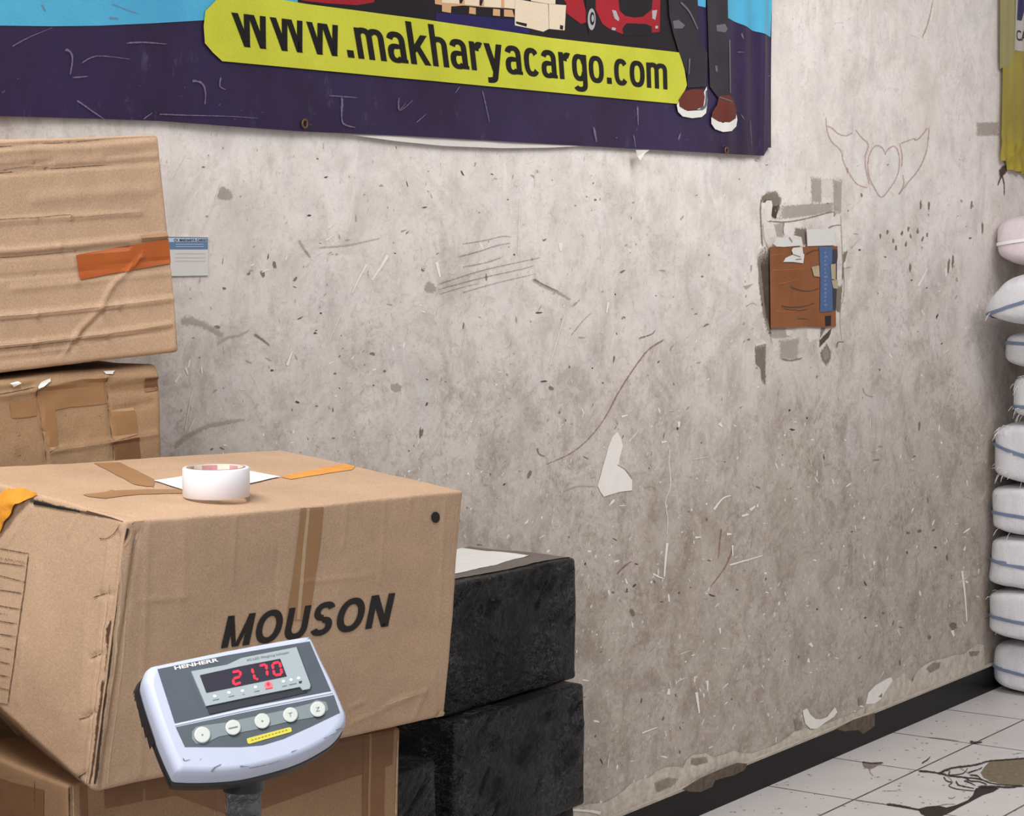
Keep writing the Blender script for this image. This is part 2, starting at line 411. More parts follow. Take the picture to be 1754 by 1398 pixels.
for x, y, l, w, a in [(470, 454, 6, 4, 1.4), (450, 469, 6, 4, 1.5), (426, 469, 4, 2.2, -.6), (506, 478, 5, 2.4, -1), (384, 494, 3.5, 2.5, 0), (679, 664, 9, 7, .2), (722, 742, 3, 7, .3), (907, 813, 3.2, 7, .4), (944, 665, 5, 3, .4), (638, 606, 5, 3, .1), (724, 462, 3, 3, 0), (736, 493, 10, 9, 0), (372, 560, 5, 3, .3), (1575, 910, 4, 3, 0), (1633, 1072, 6, 7, 0), (1592, 1092, 3, 4, .2), (1555, 913, 4, 2.5, 0), (384, 332, 14, 12, .3), (574, 640, 3, 2, 0), (659, 636, 3, 2, 0), (1083, 1049, 4, 8, -.4), (1050, 1015, 3, 2, 0)]:
    wpoly(blob(x, y, l, w, a, 12, .2), SMUDGE if l < 8 else SMUDGE_L)
# white scratches
for pts, w, m in [
    ([(628, 453), (615, 477), (603, 502)], 4, CHIP), ([(664, 437), (654, 455), (637, 480)], 6, CHIP), ([(585, 536), (570, 570), (554, 610)], 3, CHIP2),
    ([(592, 541), (580, 560), (565, 588)], 2, CHIP2), ([(748, 449), (754, 475)], 6, CHIP), ([(890, 341), (889, 400), (887, 440)], 4, CHIP2), ([(918, 290), (915, 325)], 4, CHIP2),
    ([(968, 538), (952, 590), (940, 632)], 4, CHIP2), ([(562, 391), (576, 380)], 3, CHIP), ([(558, 412), (574, 402)], 3, CHIP), ([(492, 626), (500, 603)], 5, CHIP),
    ([(290, 310), (318, 265)], 3, CHIP2), ([(380, 310), (362, 360), (345, 400)], 3, CHIP2), ([(317, 740), (325, 690), (332, 660)], 2, CHIP2), ([(336, 712), (318, 750)], 3, CHIP2),
    ([(1042, 518), (1039, 536)], 4, CHIP), ([(960, 416), (961, 430)], 8, CHIP), ([(1148, 768), (1146, 795), (1149, 830), (1140, 860), (1144, 890), (1142, 918)], 3, CHIP2),
    ([(1143, 930), (1140, 960), (1138, 988)], 4.5, CHIP), ([(1119, 983), (1130, 989), (1138, 991)], 3, CHIP), ([(1250, 968), (1306, 952)], 3, CHIP), ([(1223, 873), (1238, 854), (1252, 849)], 3.5, CHIP),
    ([(1255, 934), (1255, 952)], 3, CHIP), ([(1182, 787), (1215, 783)], 2.5, CHIP2), ([(1285, 874), (1294, 867)], 5, CHIP), ([(1271, 884), (1283, 881)], 4, CHIP), ([(1245, 915), (1253, 915)], 5, CHIP),
    ([(1157, 872), (1166, 884)], 7, CHIP2), ([(1171, 895), (1180, 908)], 2.5, CHIP2), ([(1191, 921), (1201, 920)], 4, CHIP), ([(1155, 865), (1172, 862)], 3, CHIP2),
    ([(1648, 978), (1653, 1020), (1656, 1065)], 4, CHIP), ([(1640, 1000), (1662, 985)], 3, CHIP2), ([(1631, 1080), (1634, 1090)], 6, CHIP), ([(1193, 1186), (1198, 1222)], 5, CHIP), ([(1212, 1166), (1212, 1184)], 4, CHIP),
    ([(1100, 1256), (1126, 1246)], 3, CHIP), ([(1045, 1275), (1062, 1268)], 3, CHIP2), ([(1040, 1318), (1045, 1290)], 3, CHIP2), ([(1154, 1170), (1177, 1160)], 3, CHIP2), ([(1158, 1188), (1170, 1172)], 3, CHIP2),
    ([(1145, 1190), (1146, 1180)], 6, CHIP), ([(1160, 1122), (1185, 1114)], 3, CHIP2), ([(1233, 1076), (1234, 1086)], 4, CHIP), ([(1387, 1102), (1392, 1108)], 6, CHIP), ([(1385, 1135), (1385, 1128)], 5, CHIP),
    ([(1573, 490), (1589, 460)], 4, CHIP), ([(1705, 672), (1708, 700)], 3, CHIP2), ([(1492, 710), (1489, 740)], 3, CHIP2), ([(1075, 758), (1088, 745), (1094, 735)], 3, CHIP2), ([(1064, 740), (1068, 756)], 2.5, CHIP2),
    ([(944, 788), (950, 775)], 3, CHIP2), ([(1133, 758), (1142, 756)], 4, CHIP), ([(1065, 714), (1075, 711)], 4, CHIP), ([(1163, 722), (1163, 732)], 5, CHIP), ([(1232, 725), (1237, 731)], 6, CHIP), ([(330, 455), (345, 458)], 3, CHIP2),
    ([(300, 655), (310, 640)], 4, CHIP), ([(318, 630), (322, 642)], 4, CHIP), ([(345, 628), (346, 640)], 3, CHIP), ([(1380, 330), (1382, 300)], 2, CHIP2), ([(1560, 960), (1567, 975)], 2, CHIP2), ([(1205, 1020), (1215, 1012)], 3, CHIP2)]:
    wstroke(pts, w, m, w * 0.5, sm=len(pts) > 2)
# dark scrapes
for pts, w, m in [
    ([(785, 440), (820, 431), (850, 421), (875, 416)], 2.2, PENCIL), ([(792, 418), (830, 412), (860, 405), (877, 406)], 2, PENCIL), ([(790, 458), (832, 450), (862, 440)], 2, PENCIL),
    ([(748, 488), (820, 465), (880, 451), (928, 441)], 2, PENCIL), ([(750, 496), (830, 475), (890, 462), (915, 455)], 2, PENCIL), ([(790, 502), (850, 485), (918, 469)], 1.8, PENCIL), ([(752, 504), (800, 490), (820, 486)], 1.6, PENCIL),
    ([(912, 478), (935, 491), (960, 503), (978, 514)], 6, SMUDGE_L), ([(914, 478), (934, 489), (956, 499)], 2.5, SMUDGE), ([(512, 410), (522, 428), (533, 442)], 5, SMUDGE_L), ([(522, 430), (532, 441)], 3, SMUDGE),
    ([(545, 424), (590, 421), (620, 415), (652, 408)], 3, SMUDGE_L), ([(560, 436), (582, 435)], 3.5, SMUDGE), ([(590, 412), (605, 410)], 3, SMUDGE), ([(310, 548), (340, 552), (365, 565), (382, 575)], 13, SMUDGE_L),
    ([(372, 590), (390, 578), (410, 574), (428, 565)], 4.5, SMUDGE_L), ([(300, 765), (330, 742), (365, 728), (420, 718)], 8, SMUDGE_L), ([(436, 572), (450, 582), (462, 592)], 4, SMUDGE),
    ([(920, 767), (924, 778), (933, 782)], 3.5, SMUDGE), ([(967, 842), (990, 833), (1022, 834)], 3, SMUDGE_L), ([(1052, 718), (1059, 727)], 4, SMUDGE), ([(1102, 837), (1115, 833), (1125, 838)], 3, SMUDGE_L),
    ([(978, 575), (990, 560), (1000, 548), (1014, 535)], 2, SMUDGE_L), ([(1093, 580), (1115, 573), (1123, 566)], 2.5, SMUDGE), ([(1650, 850), (1668, 856)], 5, SMUDGE_L), ([(1560, 60), (1575, 66)], 2, SMUDGE_L),
    ([(1579, 66), (1590, 38), (1598, 0)], 2.5, SMUDGE_L), ([(1430, 40), (1445, 38)], 2, SMUDGE_L), ([(1630, 985), (1631, 995)], 3, DARKM), ([(1458, 30), (1450, 36)], 2, SMUDGE_L)]:
    wstroke(pts, w, m, w * .6)
# red and pink pen
wstroke([(1138, 582), (1110, 600), (1080, 640), (1058, 675), (1048, 695), (1030, 725), (1005, 755), (975, 778), (935, 796)], 2.6, REDPEN, 1.5)
wstroke([(1257, 935), (1250, 955), (1238, 978), (1215, 1008)], 3, REDPEN, 1.5)
wstroke([(1056, 984), (1072, 968), (1082, 962)], 3, REDPEN, 2); wstroke([(1236, 905), (1233, 930), (1230, 960)], 2.5, REDPEN, 1.5)
wstroke([(1080, 650), (1079, 660)], 3, REDPEN, 3); wstroke([(1478, 664), (1483, 676), (1497, 680)], 3, PINKPEN, 2)
wstroke([(1010, 990), (1020, 993)], 5, PINKPEN, 3)
for pts in [[(825, 815), (815, 790), (790, 775), (765, 785), (742, 830), (735, 890), (745, 950), (770, 1000), (808, 1050), (850, 1005), (885, 950), (902, 890), (900, 820), (880, 780), (855, 785), (838, 800), (825, 825)],
            [(512, 620), (518, 690), (540, 750), (590, 800), (605, 860), (640, 930), (680, 980), (735, 1000)],
            [(520, 670), (545, 682), (580, 712), (620, 722), (655, 705)], [(670, 690), (700, 730), (738, 770), (722, 830), (725, 900), (745, 985)],
            [(905, 765), (960, 745), (985, 738), (985, 745), (1010, 735), (1058, 680), (1055, 750), (1040, 830), (1000, 910), (950, 970), (900, 1035), (925, 985), (922, 930)],
            [(905, 765), (918, 830), (915, 890)], [(750, 1050), (790, 1045)]]:
    wstroke(z2(pts, 3.107, 1250, 0), 2.2, PINKPEN)
# peeled paint spot
wpoly(z2([(690, 140), (712, 175), (724, 225), (705, 290), (700, 330), (735, 370), (780, 430), (778, 490), (735, 495), (700, 500), (650, 515), (610, 528), (590, 500), (572, 462), (585, 420), (600, 360), (618, 300), (640, 220), (660, 170)], 3.496, 860, 700), CHIP, 0.0014)
wstroke(z2([(690, 335), (712, 350), (745, 372), (775, 412)], 3.496, 860, 700), 2, SMUDGE, 1, 0.0016)
# flaking along the skirting
def flake(top, m=FLAKE, off=0.0012):         # polygon strip between a ragged line and the skirting top
    for i in range(len(top) - 1):
        (x0, y0), (x1, y1) = top[i], top[i + 1]
        b = lambda x: 1398 - 0.403 * (x - 1046) + 2
        wb.poly([PW(x0, b(x0), off), PW(x1, b(x1), off), PW(x1, min(y1, b(x1) - .5), off), PW(x0, min(y0, b(x0) - .5), off)], m)
zz3 = lambda pts: z2(pts, 2.2665, 980, 1050)
flake(zz3([(5, 762), (60, 742), (95, 740), (130, 735), (165, 715), (200, 690), (225, 665), (265, 645), (300, 640), (325, 615), (360, 600), (400, 596), (430, 602), (445, 570), (465, 552), (520, 545), (545, 560), (590, 550), (625, 535), (660, 545), (700, 545), (740, 530), (790, 512), (830, 488), (860, 462), (905, 447), (930, 455), (960, 440), (1000, 425), (1040, 408), (1070, 400), (1110, 380), (1140, 365)]))
flake(zz3([(1135, 365), (1150, 310), (1175, 280), (1215, 255), (1240, 248), (1250, 262), (1280, 240), (1290, 225), (1300, 250), (1320, 270), (1335, 230), (1365, 205), (1400, 185), (1440, 178), (1480, 165), (1520, 160), (1550, 135), (1575, 120), (1600, 125)]))
wpoly(zz3([(895, 380), (912, 370), (925, 395), (945, 412), (965, 413), (990, 405), (1005, 385), (1020, 366), (1030, 385), (1015, 405), (985, 425), (950, 450), (925, 450), (905, 430)]), CHIP, 0.002)
wpoly(zz3([(1140, 355), (1150, 310), (1180, 280), (1235, 250), (1245, 262), (1220, 300), (1200, 335), (1175, 352)]), CHIP, 0.002)
for q in [[(465, 565), (520, 560), (525, 580), (480, 592), (460, 585)], [(1375, 215), (1400, 195), (1430, 192), (1425, 215), (1390, 232)], [(320, 660), (370, 640), (410, 645), (390, 672), (330, 695)], [(860, 410), (895, 425), (890, 450), (870, 460)], [(1190, 325), (1205, 310), (1203, 330)], [(1110, 330), (1125, 325), (1130, 350), (1112, 360)], [(1540, 150), (1580, 148), (1575, 165), (1545, 168)]]:
    wpoly(zz3(q), FLAKE_D, 0.0024)
wstroke(zz3([(0, 765), (70, 770), (110, 778)]), 3, CHIP, 6, .0024)
# torn plaster round the patched hole
zp = lambda pts: z2(pts, 3.495, 1260, 280)
for q, m in [([(130, 560), (165, 520), (195, 505), (215, 520), (215, 1045), (195, 1010), (170, 930), (155, 840), (140, 740), (135, 640)], SMUDGE),
             ([(150, 600), (200, 560), (212, 800), (212, 1000), (180, 900), (165, 760)], DARKM),
             ([(160, 200), (200, 170), (240, 165), (275, 210), (270, 250), (240, 330), (215, 325), (225, 260), (215, 215), (175, 215), (160, 235)], SMUDGE),
             ([(222, 255), (265, 250), (240, 332), (215, 320)], DARKM),
             ([(270, 255), (480, 240), (590, 238), (590, 290), (400, 320), (260, 335)], SMUDGE_L),
             ([(450, 85), (515, 88), (515, 235), (455, 235)], SMUDGE_L), ([(582, 95), (637, 100), (632, 300), (588, 300)], SMUDGE_L), ([(515, 92), (580, 92), (580, 190), (550, 210), (520, 195)], CHIP2),
             ([(230, 365), (285, 350), (285, 440), (245, 440)], SMUDGE_L), ([(355, 385), (425, 390), (425, 490), (405, 490), (395, 440), (350, 430)], SMUDGE),
             ([(115, 1095), (180, 1080), (180, 1330), (155, 1300), (150, 1230), (118, 1200)], SMUDGE), ([(205, 985), (300, 985), (330, 1040), (240, 1050), (212, 1040)], SMUDGE_L),
             ([(425, 985), (500, 985), (500, 1050), (440, 1070), (425, 1040)], CHIP2), ([(500, 1060), (575, 985), (560, 1040), (505, 1100)], DARKM), ([(510, 985), (540, 985), (505, 1050)], SMUDGE),
             ([(508, 1130), (545, 1080), (572, 1120), (570, 1170), (545, 1210), (515, 1180)], SMUDGE), ([(520, 1130), (545, 1098), (560, 1125), (558, 1160), (542, 1185), (525, 1165)], SMUDGE_L),
             ([(640, 540), (672, 520), (660, 570), (645, 600), (650, 700), (636, 690)], SMUDGE), ([(600, 740), (640, 730), (625, 900), (600, 880)], SMUDGE), ([(260, 1060), (380, 1050), (370, 1170), (270, 1175)], SMUDGE_L),
             ([(185, 395), (230, 392), (235, 445), (200, 450)], CHIP2), ([(150, 470), (165, 455), (160, 500), (135, 520)], CHIP), ([(300, 990), (345, 1000), (330, 1035), (305, 1030)], CHIP2), ([(45, 735), (110, 720), (60, 760)], SMUDGE_L), ([(115, 1080), (180, 1060), (185, 1078), (120, 1095)], CHIP2)]:
    wpoly(zp(q), m, None)
for q, w, m in [([(160, 500), (155, 400), (150, 300), (155, 220), (190, 180)], 3, SMUDGE), ([(190, 500), (170, 440), (165, 360)], 2, SMUDGE_L), ([(190, 345), (300, 350), (400, 335), (480, 315), (585, 290), (590, 320)], 2.5, SMUDGE),
                ([(290, 350), (285, 400), (290, 430)], 2, SMUDGE), ([(630, 300), (640, 560), (650, 760), (625, 900), (635, 1060)], 2, SMUDGE_L), ([(555, 385), (600, 370), (630, 370)], 2, SMUDGE), ([(640, 630), (685, 620)], 2.5, DARKM),
                ([(670, 250), (695, 240)], 2, SMUDGE), ([(605, 1105), (615, 1070), (650, 1070)], 2.5, SMUDGE), ([(690, 510), (755, 440)], 1.6, SMUDGE_L), ([(275, 1170), (330, 1180), (400, 1165)], 3, SMUDGE), ([(535, 240), (585, 235)], 2, DARKM), ([(60, 860), (100, 835), (130, 850)], 2, SMUDGE_L), ([(80, 1000), (110, 985)], 2.5, SMUDGE), ([(720, 20), (745, 10)], 2, SMUDGE_L)]:
    wstroke(zp(q), w, m, w * .7)
# faded tape mark near the yellow banner and the drips under it
wpoly([(1673, 210), (1710, 209), (1710, 232), (1673, 233)], SMUDGE_L)
for pts, w in [([(1722, 285), (1716, 300), (1709, 318)], 5), ([(1716, 300), (1720, 315), (1720, 335)], 3)]:
    wstroke(pts, w, DARKM, 1.5)
wpoly([(1711, 292), (1718, 284), (1730, 282), (1722, 298), (1713, 304)], DARKM, .002)
wall = wb.build('wall_back', loc=WP(S0, 0), kind='structure')
wall.rotation_euler = (0, 0, 0)

eb = MB()
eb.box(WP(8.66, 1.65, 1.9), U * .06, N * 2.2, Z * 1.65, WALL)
eb.build('wall_right', loc=WP(8.66, 0, 1.9), kind='structure')

# ------------------------------------------------------------------ floor
TS = 0.3985
def floor_material():
    m = bpy.data.materials.new('white_floor_tiles'); m.use_nodes = True; t = NT(m)
    br = t.n('ShaderNodeTexBrick'); br.offset = 0.0; br.squash = 1.0
    br.inputs['Scale'].default_value = 1.0; br.inputs['Mortar Size'].default_value = 0.004; br.inputs['Mortar Smooth'].default_value = 0.3
    br.inputs['Brick Width'].default_value = TS; br.inputs['Row Height'].default_value = TS
    br.inputs['Color1'].default_value = lin((206, 201, 199)); br.inputs['Color2'].default_value = lin((200, 196, 194)); br.inputs['Mortar'].default_value = lin((72, 63, 57))
    t.l(t.co, br.inputs[0])
    c = br.outputs[0]
    c = t.mix(t.ramp(t.noise(6, 5), 0.45, 0.75, 0, 0.35), c, lin((178, 170, 164)))
    sp_ = t.noise(70, 3, 0.6, t.mapping((1, 2.2, 1)))
    c = t.mix(t.ramp(sp_, 0.66, 0.72, 0, 0.7), c, lin((120, 108, 100)))
    c = t.mix(t.ramp(t.noise(260, 3, .7), 0.62, 0.7, 0, 0.4), c, lin((130, 120, 112)))
    t.l(c, t.b.inputs['Base Color']); t.b.inputs['Roughness'].default_value = 0.38
    t.bump(br.outputs['Fac'], -0.3, 0.001)
    return m
TILE = floor_material()
TILE_DIRT = mat('black_floor_dirt', (46, 37, 32), 0.7, var=0.2, soft=.95, sscale=110); SOFT.add(TILE_DIRT.name)
TILE_BARE = mat('broken_tile_mortar', (118, 104, 84), 0.9, var=0.22, vscale=60, bump=0.8, bscale=80, bdist=0.004)
FO = WP(5.415, 0, 0.27)                      # a tile corner
fb = MB()
def FPt(a, b, z=0.0): return WP(5.415 + a, z, 0.27 + b)
fb.add([FPt(-13 * TS, -TS - .2), FPt(8 * TS, -TS - .2), FPt(8 * TS, 11 * TS), FPt(-13 * TS, 11 * TS)], [(0, 3, 2, 1)], TILE)
fl_layer = [0]
def fpoly(px, m, o=None):
    fl_layer[0] += 1; fb.poly([PZ(x, y, o if o is not None else 0.0006 + (fl_layer[0] % 30) * 0.00002) for x, y in px], m)
def fstroke(px, w, m, w1=None):
    fl_layer[0] += 1; v, f, fd = stroke3(densify(smooth_line(px) if len(px) > 2 else px, 8), w * 1.15, w1); fb.add([PZ(x, y, 0.0015 + (fl_layer[0] % 30) * 0.00002) for x, y in v], f, m, fd)
zf = lambda pts: z2(pts, 5.966, 1460, 1230)
fpoly(zf([(1310, 560), (1350, 500), (1400, 450), (1500, 425), (1640, 415), (1800, 405), (1900, 440), (1900, 640), (1754, 680), (1640, 690), (1500, 670), (1400, 640), (1340, 610)]), TILE_BARE, .0005)
fpoly(zf([(670, 930), (760, 905), (880, 895), (960, 915), (1060, 890), (1180, 840), (1230, 790), (1260, 720), (1340, 700), (1440, 705), (1500, 720), (1440, 755), (1330, 790), (1200, 860), (1080, 920), (1000, 965), (900, 1010), (760, 1010), (700, 980)]), TILE_DIRT, .0008)
fpoly(zf([(100, 445), (180, 455), (300, 448), (320, 462), (270, 480), (230, 505), (180, 525), (120, 505), (105, 480)]), SMUDGE, .0009)
for pts, w in [([(680, 540), (780, 548), (900, 565), (960, 575)], 3), ([(880, 570), (960, 530), (1050, 505), (1180, 490), (1290, 470), (1390, 440), (1480, 432), (1640, 420), (1800, 408)], 3.2), ([(900, 570), (1000, 590), (1100, 600), (1180, 610), (1300, 620), (1400, 660), (1520, 680), (1700, 690), (1800, 700)], 2.2),
               ([(935, 600), (960, 640), (1020, 660), (985, 690), (1050, 720), (1150, 735), (1260, 745)], 1.8), ([(1060, 640), (1080, 680), (1150, 700), (1250, 720)], 2.4), ([(1000, 540), (990, 580), (1080, 575), (1140, 560), (1180, 510)], 1.8), ([(1180, 560), (1240, 540), (1300, 520), (1330, 500)], 2), ([(1150, 600), (1200, 640), (1300, 650), (1380, 680)], 2.6),
               ([(1140, 640), (1200, 660), (1260, 690)], 2), ([(1200, 580), (1280, 590), (1320, 640)], 2.6), ([(1280, 700), (1450, 700), (1600, 705), (1750, 690)], 4), ([(350, 878), (500, 900), (620, 925), (700, 940)], 3.5), ([(20, 835), (180, 858), (350, 878)], 1.6), ([(880, 895), (960, 880), (1060, 880)], 1.5), ([(940, 560), (1000, 620), (1030, 660)], 1.6), ([(1100, 510), (1150, 540), (1240, 600)], 1.4),
               ([(710, 460), (760, 430), (800, 392)], 2), ([(100, 448), (200, 462), (315, 455)], 2), ([(175, 520), (185, 560), (215, 590)], 1.6), ([(225, 603), (280, 603)], 2.2), ([(260, 485), (330, 492)], 1.4), ([(350, 500), (385, 504)], 1.2), ([(300, 742), (490, 744)], 1.2), ([(700, 254), (775, 256)], 1.8), ([(610, 300), (665, 292)], 1.6), ([(1200, 240), (1260, 250), (1330, 245)], 3.5), ([(980, 815), (1020, 820), (1055, 800)], 1.6), ([(1140, 812), (1210, 818)], 2), ([(1440, 256), (1490, 258)], 1.6), ([(1190, 60), (1230, 60)], 1.5), ([(1630, 370), (1754, 352)], 1.4), ([(450, 795), (475, 796)], 1.8), ([(760, 838), (815, 834)], 1.3), ([(1250, 350), (1270, 350)], 2.5), ([(1470, 125), (1540, 125)], 1.4), ([(780, 198), (930, 212), (1090, 236)], 1.6)]:
    fstroke(zf(pts), w, TILE_DIRT if w > 1.7 else SMUDGE, w * .6)
R2 = random.Random(5)
for i in range(170):
    x = R2.uniform(1190, 1752); y = R2.uniform(1200, 1397)
    if y < 1398 - 0.418 * (x - 1183) + 6: continue
    l = R2.uniform(1, 4); fpoly([(x - l, y), (x - l * .3, y - R2.uniform(.4, 1)), (x + l, y - R2.uniform(0, .5)), (x + l * .4, y + R2.uniform(.4, 1))], R2.choice([SMUDGE, SMUDGE_L, SMUDGE_L, SMUDGE]), .0011)
R.seed(4)
flo = fb.build('floor', loc=FO, kind='structure')
# give the floor the wall's direction, so tiles run along the wall
rotf = Matrix.Rotation(math.atan2(U.y, U.x), 4, 'Z')
flo.data.transform(rotf.inverted()); flo.rotation_euler = (0, 0, math.atan2(U.y, U.x))

# ------------------------------------------------------------------ skirting
SK = mat('black_skirting_tile', (15, 14, 15), 0.4, 0.18, var=0.12, bump=0.15, bscale=60)
SKT = mat('pale_grout_line', (178, 168, 154), 0.8, var=0.15)
SKB = mat('exposed_render', (98, 84, 72), 0.9, var=0.3, vscale=50, bump=0.7, bscale=70, bdist=.004)
bb = MB(); sk_t = 0.011
a0, a1 = 3.2, 8.58
bb.add([WP(a0, 0, 0.0), WP(a1, 0, 0.0), WP(a1, .089, 0.0), WP(a0, .089, 0.0), WP(a0, 0, sk_t), WP(a1, 0, sk_t), WP(a1, .088, sk_t), WP(a0, .088, sk_t)],
       [(4, 5, 6, 7), (7, 6, 2, 3), (0, 4, 7, 3), (1, 2, 6, 5)], SK)
bb.add([WP(a0, .0895, 0), WP(a1, .0895, 0), WP(a1, .0895, sk_t + .0005), WP(a0, .0895, sk_t + .0005), WP(a0, .0835, sk_t + .0005), WP(a1, .0835, sk_t + .0005)], [(0, 3, 2, 1), (3, 4, 5, 2)], SKT)
def spoly(px, m, off=sk_t + .0008): bb.poly([PW(x, y, off) for x, y in px], m)
spoly(zz3([(425, 685), (500, 640), (580, 605), (640, 582), (680, 585), (670, 610), (630, 630), (590, 640), (555, 650), (545, 675), (500, 695), (460, 695)]), SKB)
spoly(zz3([(1020, 452), (1090, 415), (1175, 388), (1175, 440), (1130, 470), (1110, 455), (1060, 460)]), SKB)
bb.build('baseboard_back', loc=WP(a0, 0, 0), kind='structure')

# ------------------------------------------------------------------ banner
BLUE = lin((34, 28, 64))
def vinyl(name, rgb, rgb2=None, rough=0.42, scr=0.0):
    m = bpy.data.materials.new(name); m.use_nodes = True; t = NT(m)
    c = t.mix(t.ramp(t.noise(3.5, 4), 0.35, 0.65), lin(rgb), lin(rgb2 or rgb))
    if scr:
        c = t.mix(t.ramp(t.noise(26, 6, .75, t.mapping((1, 1, .5))), 0.60, 0.8, 0, scr), c, lin((150, 140, 168)))
    g = t.noise(300, 2, .6)
    c = t.mix(t.ramp(g, 0.3, 0.7, 0, 1), t.mix(1.0, c, (.93, .93, .93, 1), 'MULTIPLY'), t.mix(1.0, c, (1.06, 1.06, 1.06, 1), 'MULTIPLY'))
    t.l(c, t.b.inputs['Base Color']); t.b.inputs['Roughness'].default_value = rough; t.b.inputs['Specular IOR Level'].default_value = 0.22
    t.bump(t.noise(40, 4), 0.12, 0.003)
    return m
V_PUR = vinyl('purple_vinyl', (52, 40, 76), (44, 32, 58), scr=0.22)
V_CYA = vinyl('sky_blue_vinyl', (84, 176, 210), (74, 160, 200))
V_YEL = vinyl('yellow_green_vinyl', (204, 205, 66), (188, 190, 54))
V_BLK = vinyl('black_print', (28, 24, 30)); V_TXT = vinyl('black_lettering_print', (22, 20, 18))
V_RED = vinyl('red_print', (170, 32, 44), (140, 24, 36)); V_CRM = vinyl('cream_print', (226, 208, 182)); V_WHT = vinyl('white_print', (226, 222, 218))
V_WOOD = vinyl('wood_print', (205, 160, 118)); V_JEAN = vinyl('charcoal_print', (52, 50, 58), (34, 32, 38)); V_JEANL = vinyl('grey_print', (100, 98, 108)); V_BRN = vinyl('brown_print', (108, 50, 38), (88, 38, 30))
V_SIL = vinyl('silver_print', (170, 165, 170)); V_SCR = mat('scratch_pale', (128, 116, 142), .6, soft=.7, sscale=110); SOFT.add('scratch_pale'); V_NAVY = vinyl('dark_blue_print', (36, 30, 84)); V_BACK = vinyl('white_vinyl_back', (216, 210, 204))
def bwave(s, z):                             # soft vertical folds
    k = noise.noise(Vector((s * 2.2, z * 0.35, 3.1))) * 0.006 + noise.noise(Vector((s * 9, z * 0.7, 8.2))) * 0.0022
    r = max(0.0, 1 - abs(s - RS) / 0.45)
    k += r * (0.004 * math.sin(s * 60 + z * 4) + 0.003 * noise.noise(Vector((s * 20, z * 1.5, 1))))
    return 0.012 + k
RS = SZ(1318, 100)[0]
nb = MB()
def bpoint(px, py, off):
    s, z = SZ(px, py, 0.012); return WP(s, z, bwave(s, z) + off)
def bpt_sz(s, z, off): return WP(s, z, bwave(s, z) + off)
bot = [(-420, 188), (-200, 192), (0, 199), (150, 203), (279, 207.5), (399, 217), (510, 225), (700, 233), (1000, 250), (1308, 267)]
def boty(x):
    for (x0, y0), (x1, y1) in zip(bot, bot[1:]):
        if x <= x1: return y0 + (y1 - y0) * (x - x0) / (x1 - x0)
    return bot[-1][1]
xs = [-420 + i * 12 for i in range(145)]; xs = [x for x in xs if x < 1100] + [1100 + 4 * i for i in range(51)] + [1306, 1315, 1319, 1321.5]
nx = len(xs); ny = 40; gv = []
for j in range(ny + 1):
    for x in xs:
        yb = boty(min(x, 1306)) if x <= 1307 else 253
        y = yb + (-470 - yb) * j / ny
        xx = x + (max(0, 250 - y)) * 0.007 * (1 if x > 1300 else 0)
        gv.append(bpoint(xx, y, 0))
nb.add(gv, [(j * nx + i, j * nx + i + 1, (j + 1) * nx + i + 1, (j + 1) * nx + i) for j in range(ny) for i in range(nx - 1)], V_PUR)
bl = [0]
def bpoly(px, m, lvl):
    v = [SZ(x, y, .012) for x, y in px]
    v, f = slice2d(v, [tuple(range(len(v)))], 0.010)
    nb.add([bpt_sz(s, z, 0.0007 + 0.00035 * lvl) for s, z in v], f, m)
def bstroke(px, w, m, lvl, w1=None):
    v, f, fd = stroke3(densify(smooth_line(px) if len(px) > 2 else px, 5), w, w1)
    nb.add([bpoint(x, y, 0.00035 * lvl + .0012) for x, y in v], f, m, fd)
bpoly([(-415, 60), (-200, 52), (0, 44), (90, 45), (170, 44), (260, 40), (345, 35), (520, 20), (520, -465), (-415, -465)], V_CYA, 1)
bpoly([(1242, -465), (1242, 30), (1262, 40), (1290, 53), (1321, 63), (1323, 0), (1326, -465)], V_CYA, 1)
bpoly([(1188, 0), (1190, 9), (1206, 13), (1208, -60), (1188, -60)], V_CYA, 1)
bpoly([(508, -60), (508, 6), (700, 30), (820, 48), (905, 62), (1000, 72), (1160, 92), (1164, -60)], V_BLK, 2)
bpoly([(515, -50), (515, 1), (560, 6), (610, 9), (640, 4), (640, -50)], V_RED, 3)
bpoly([(745, 22), (800, 26), (880, 34), (905, 40), (905, 58), (830, 50), (745, 40)], V_NAVY, 3)
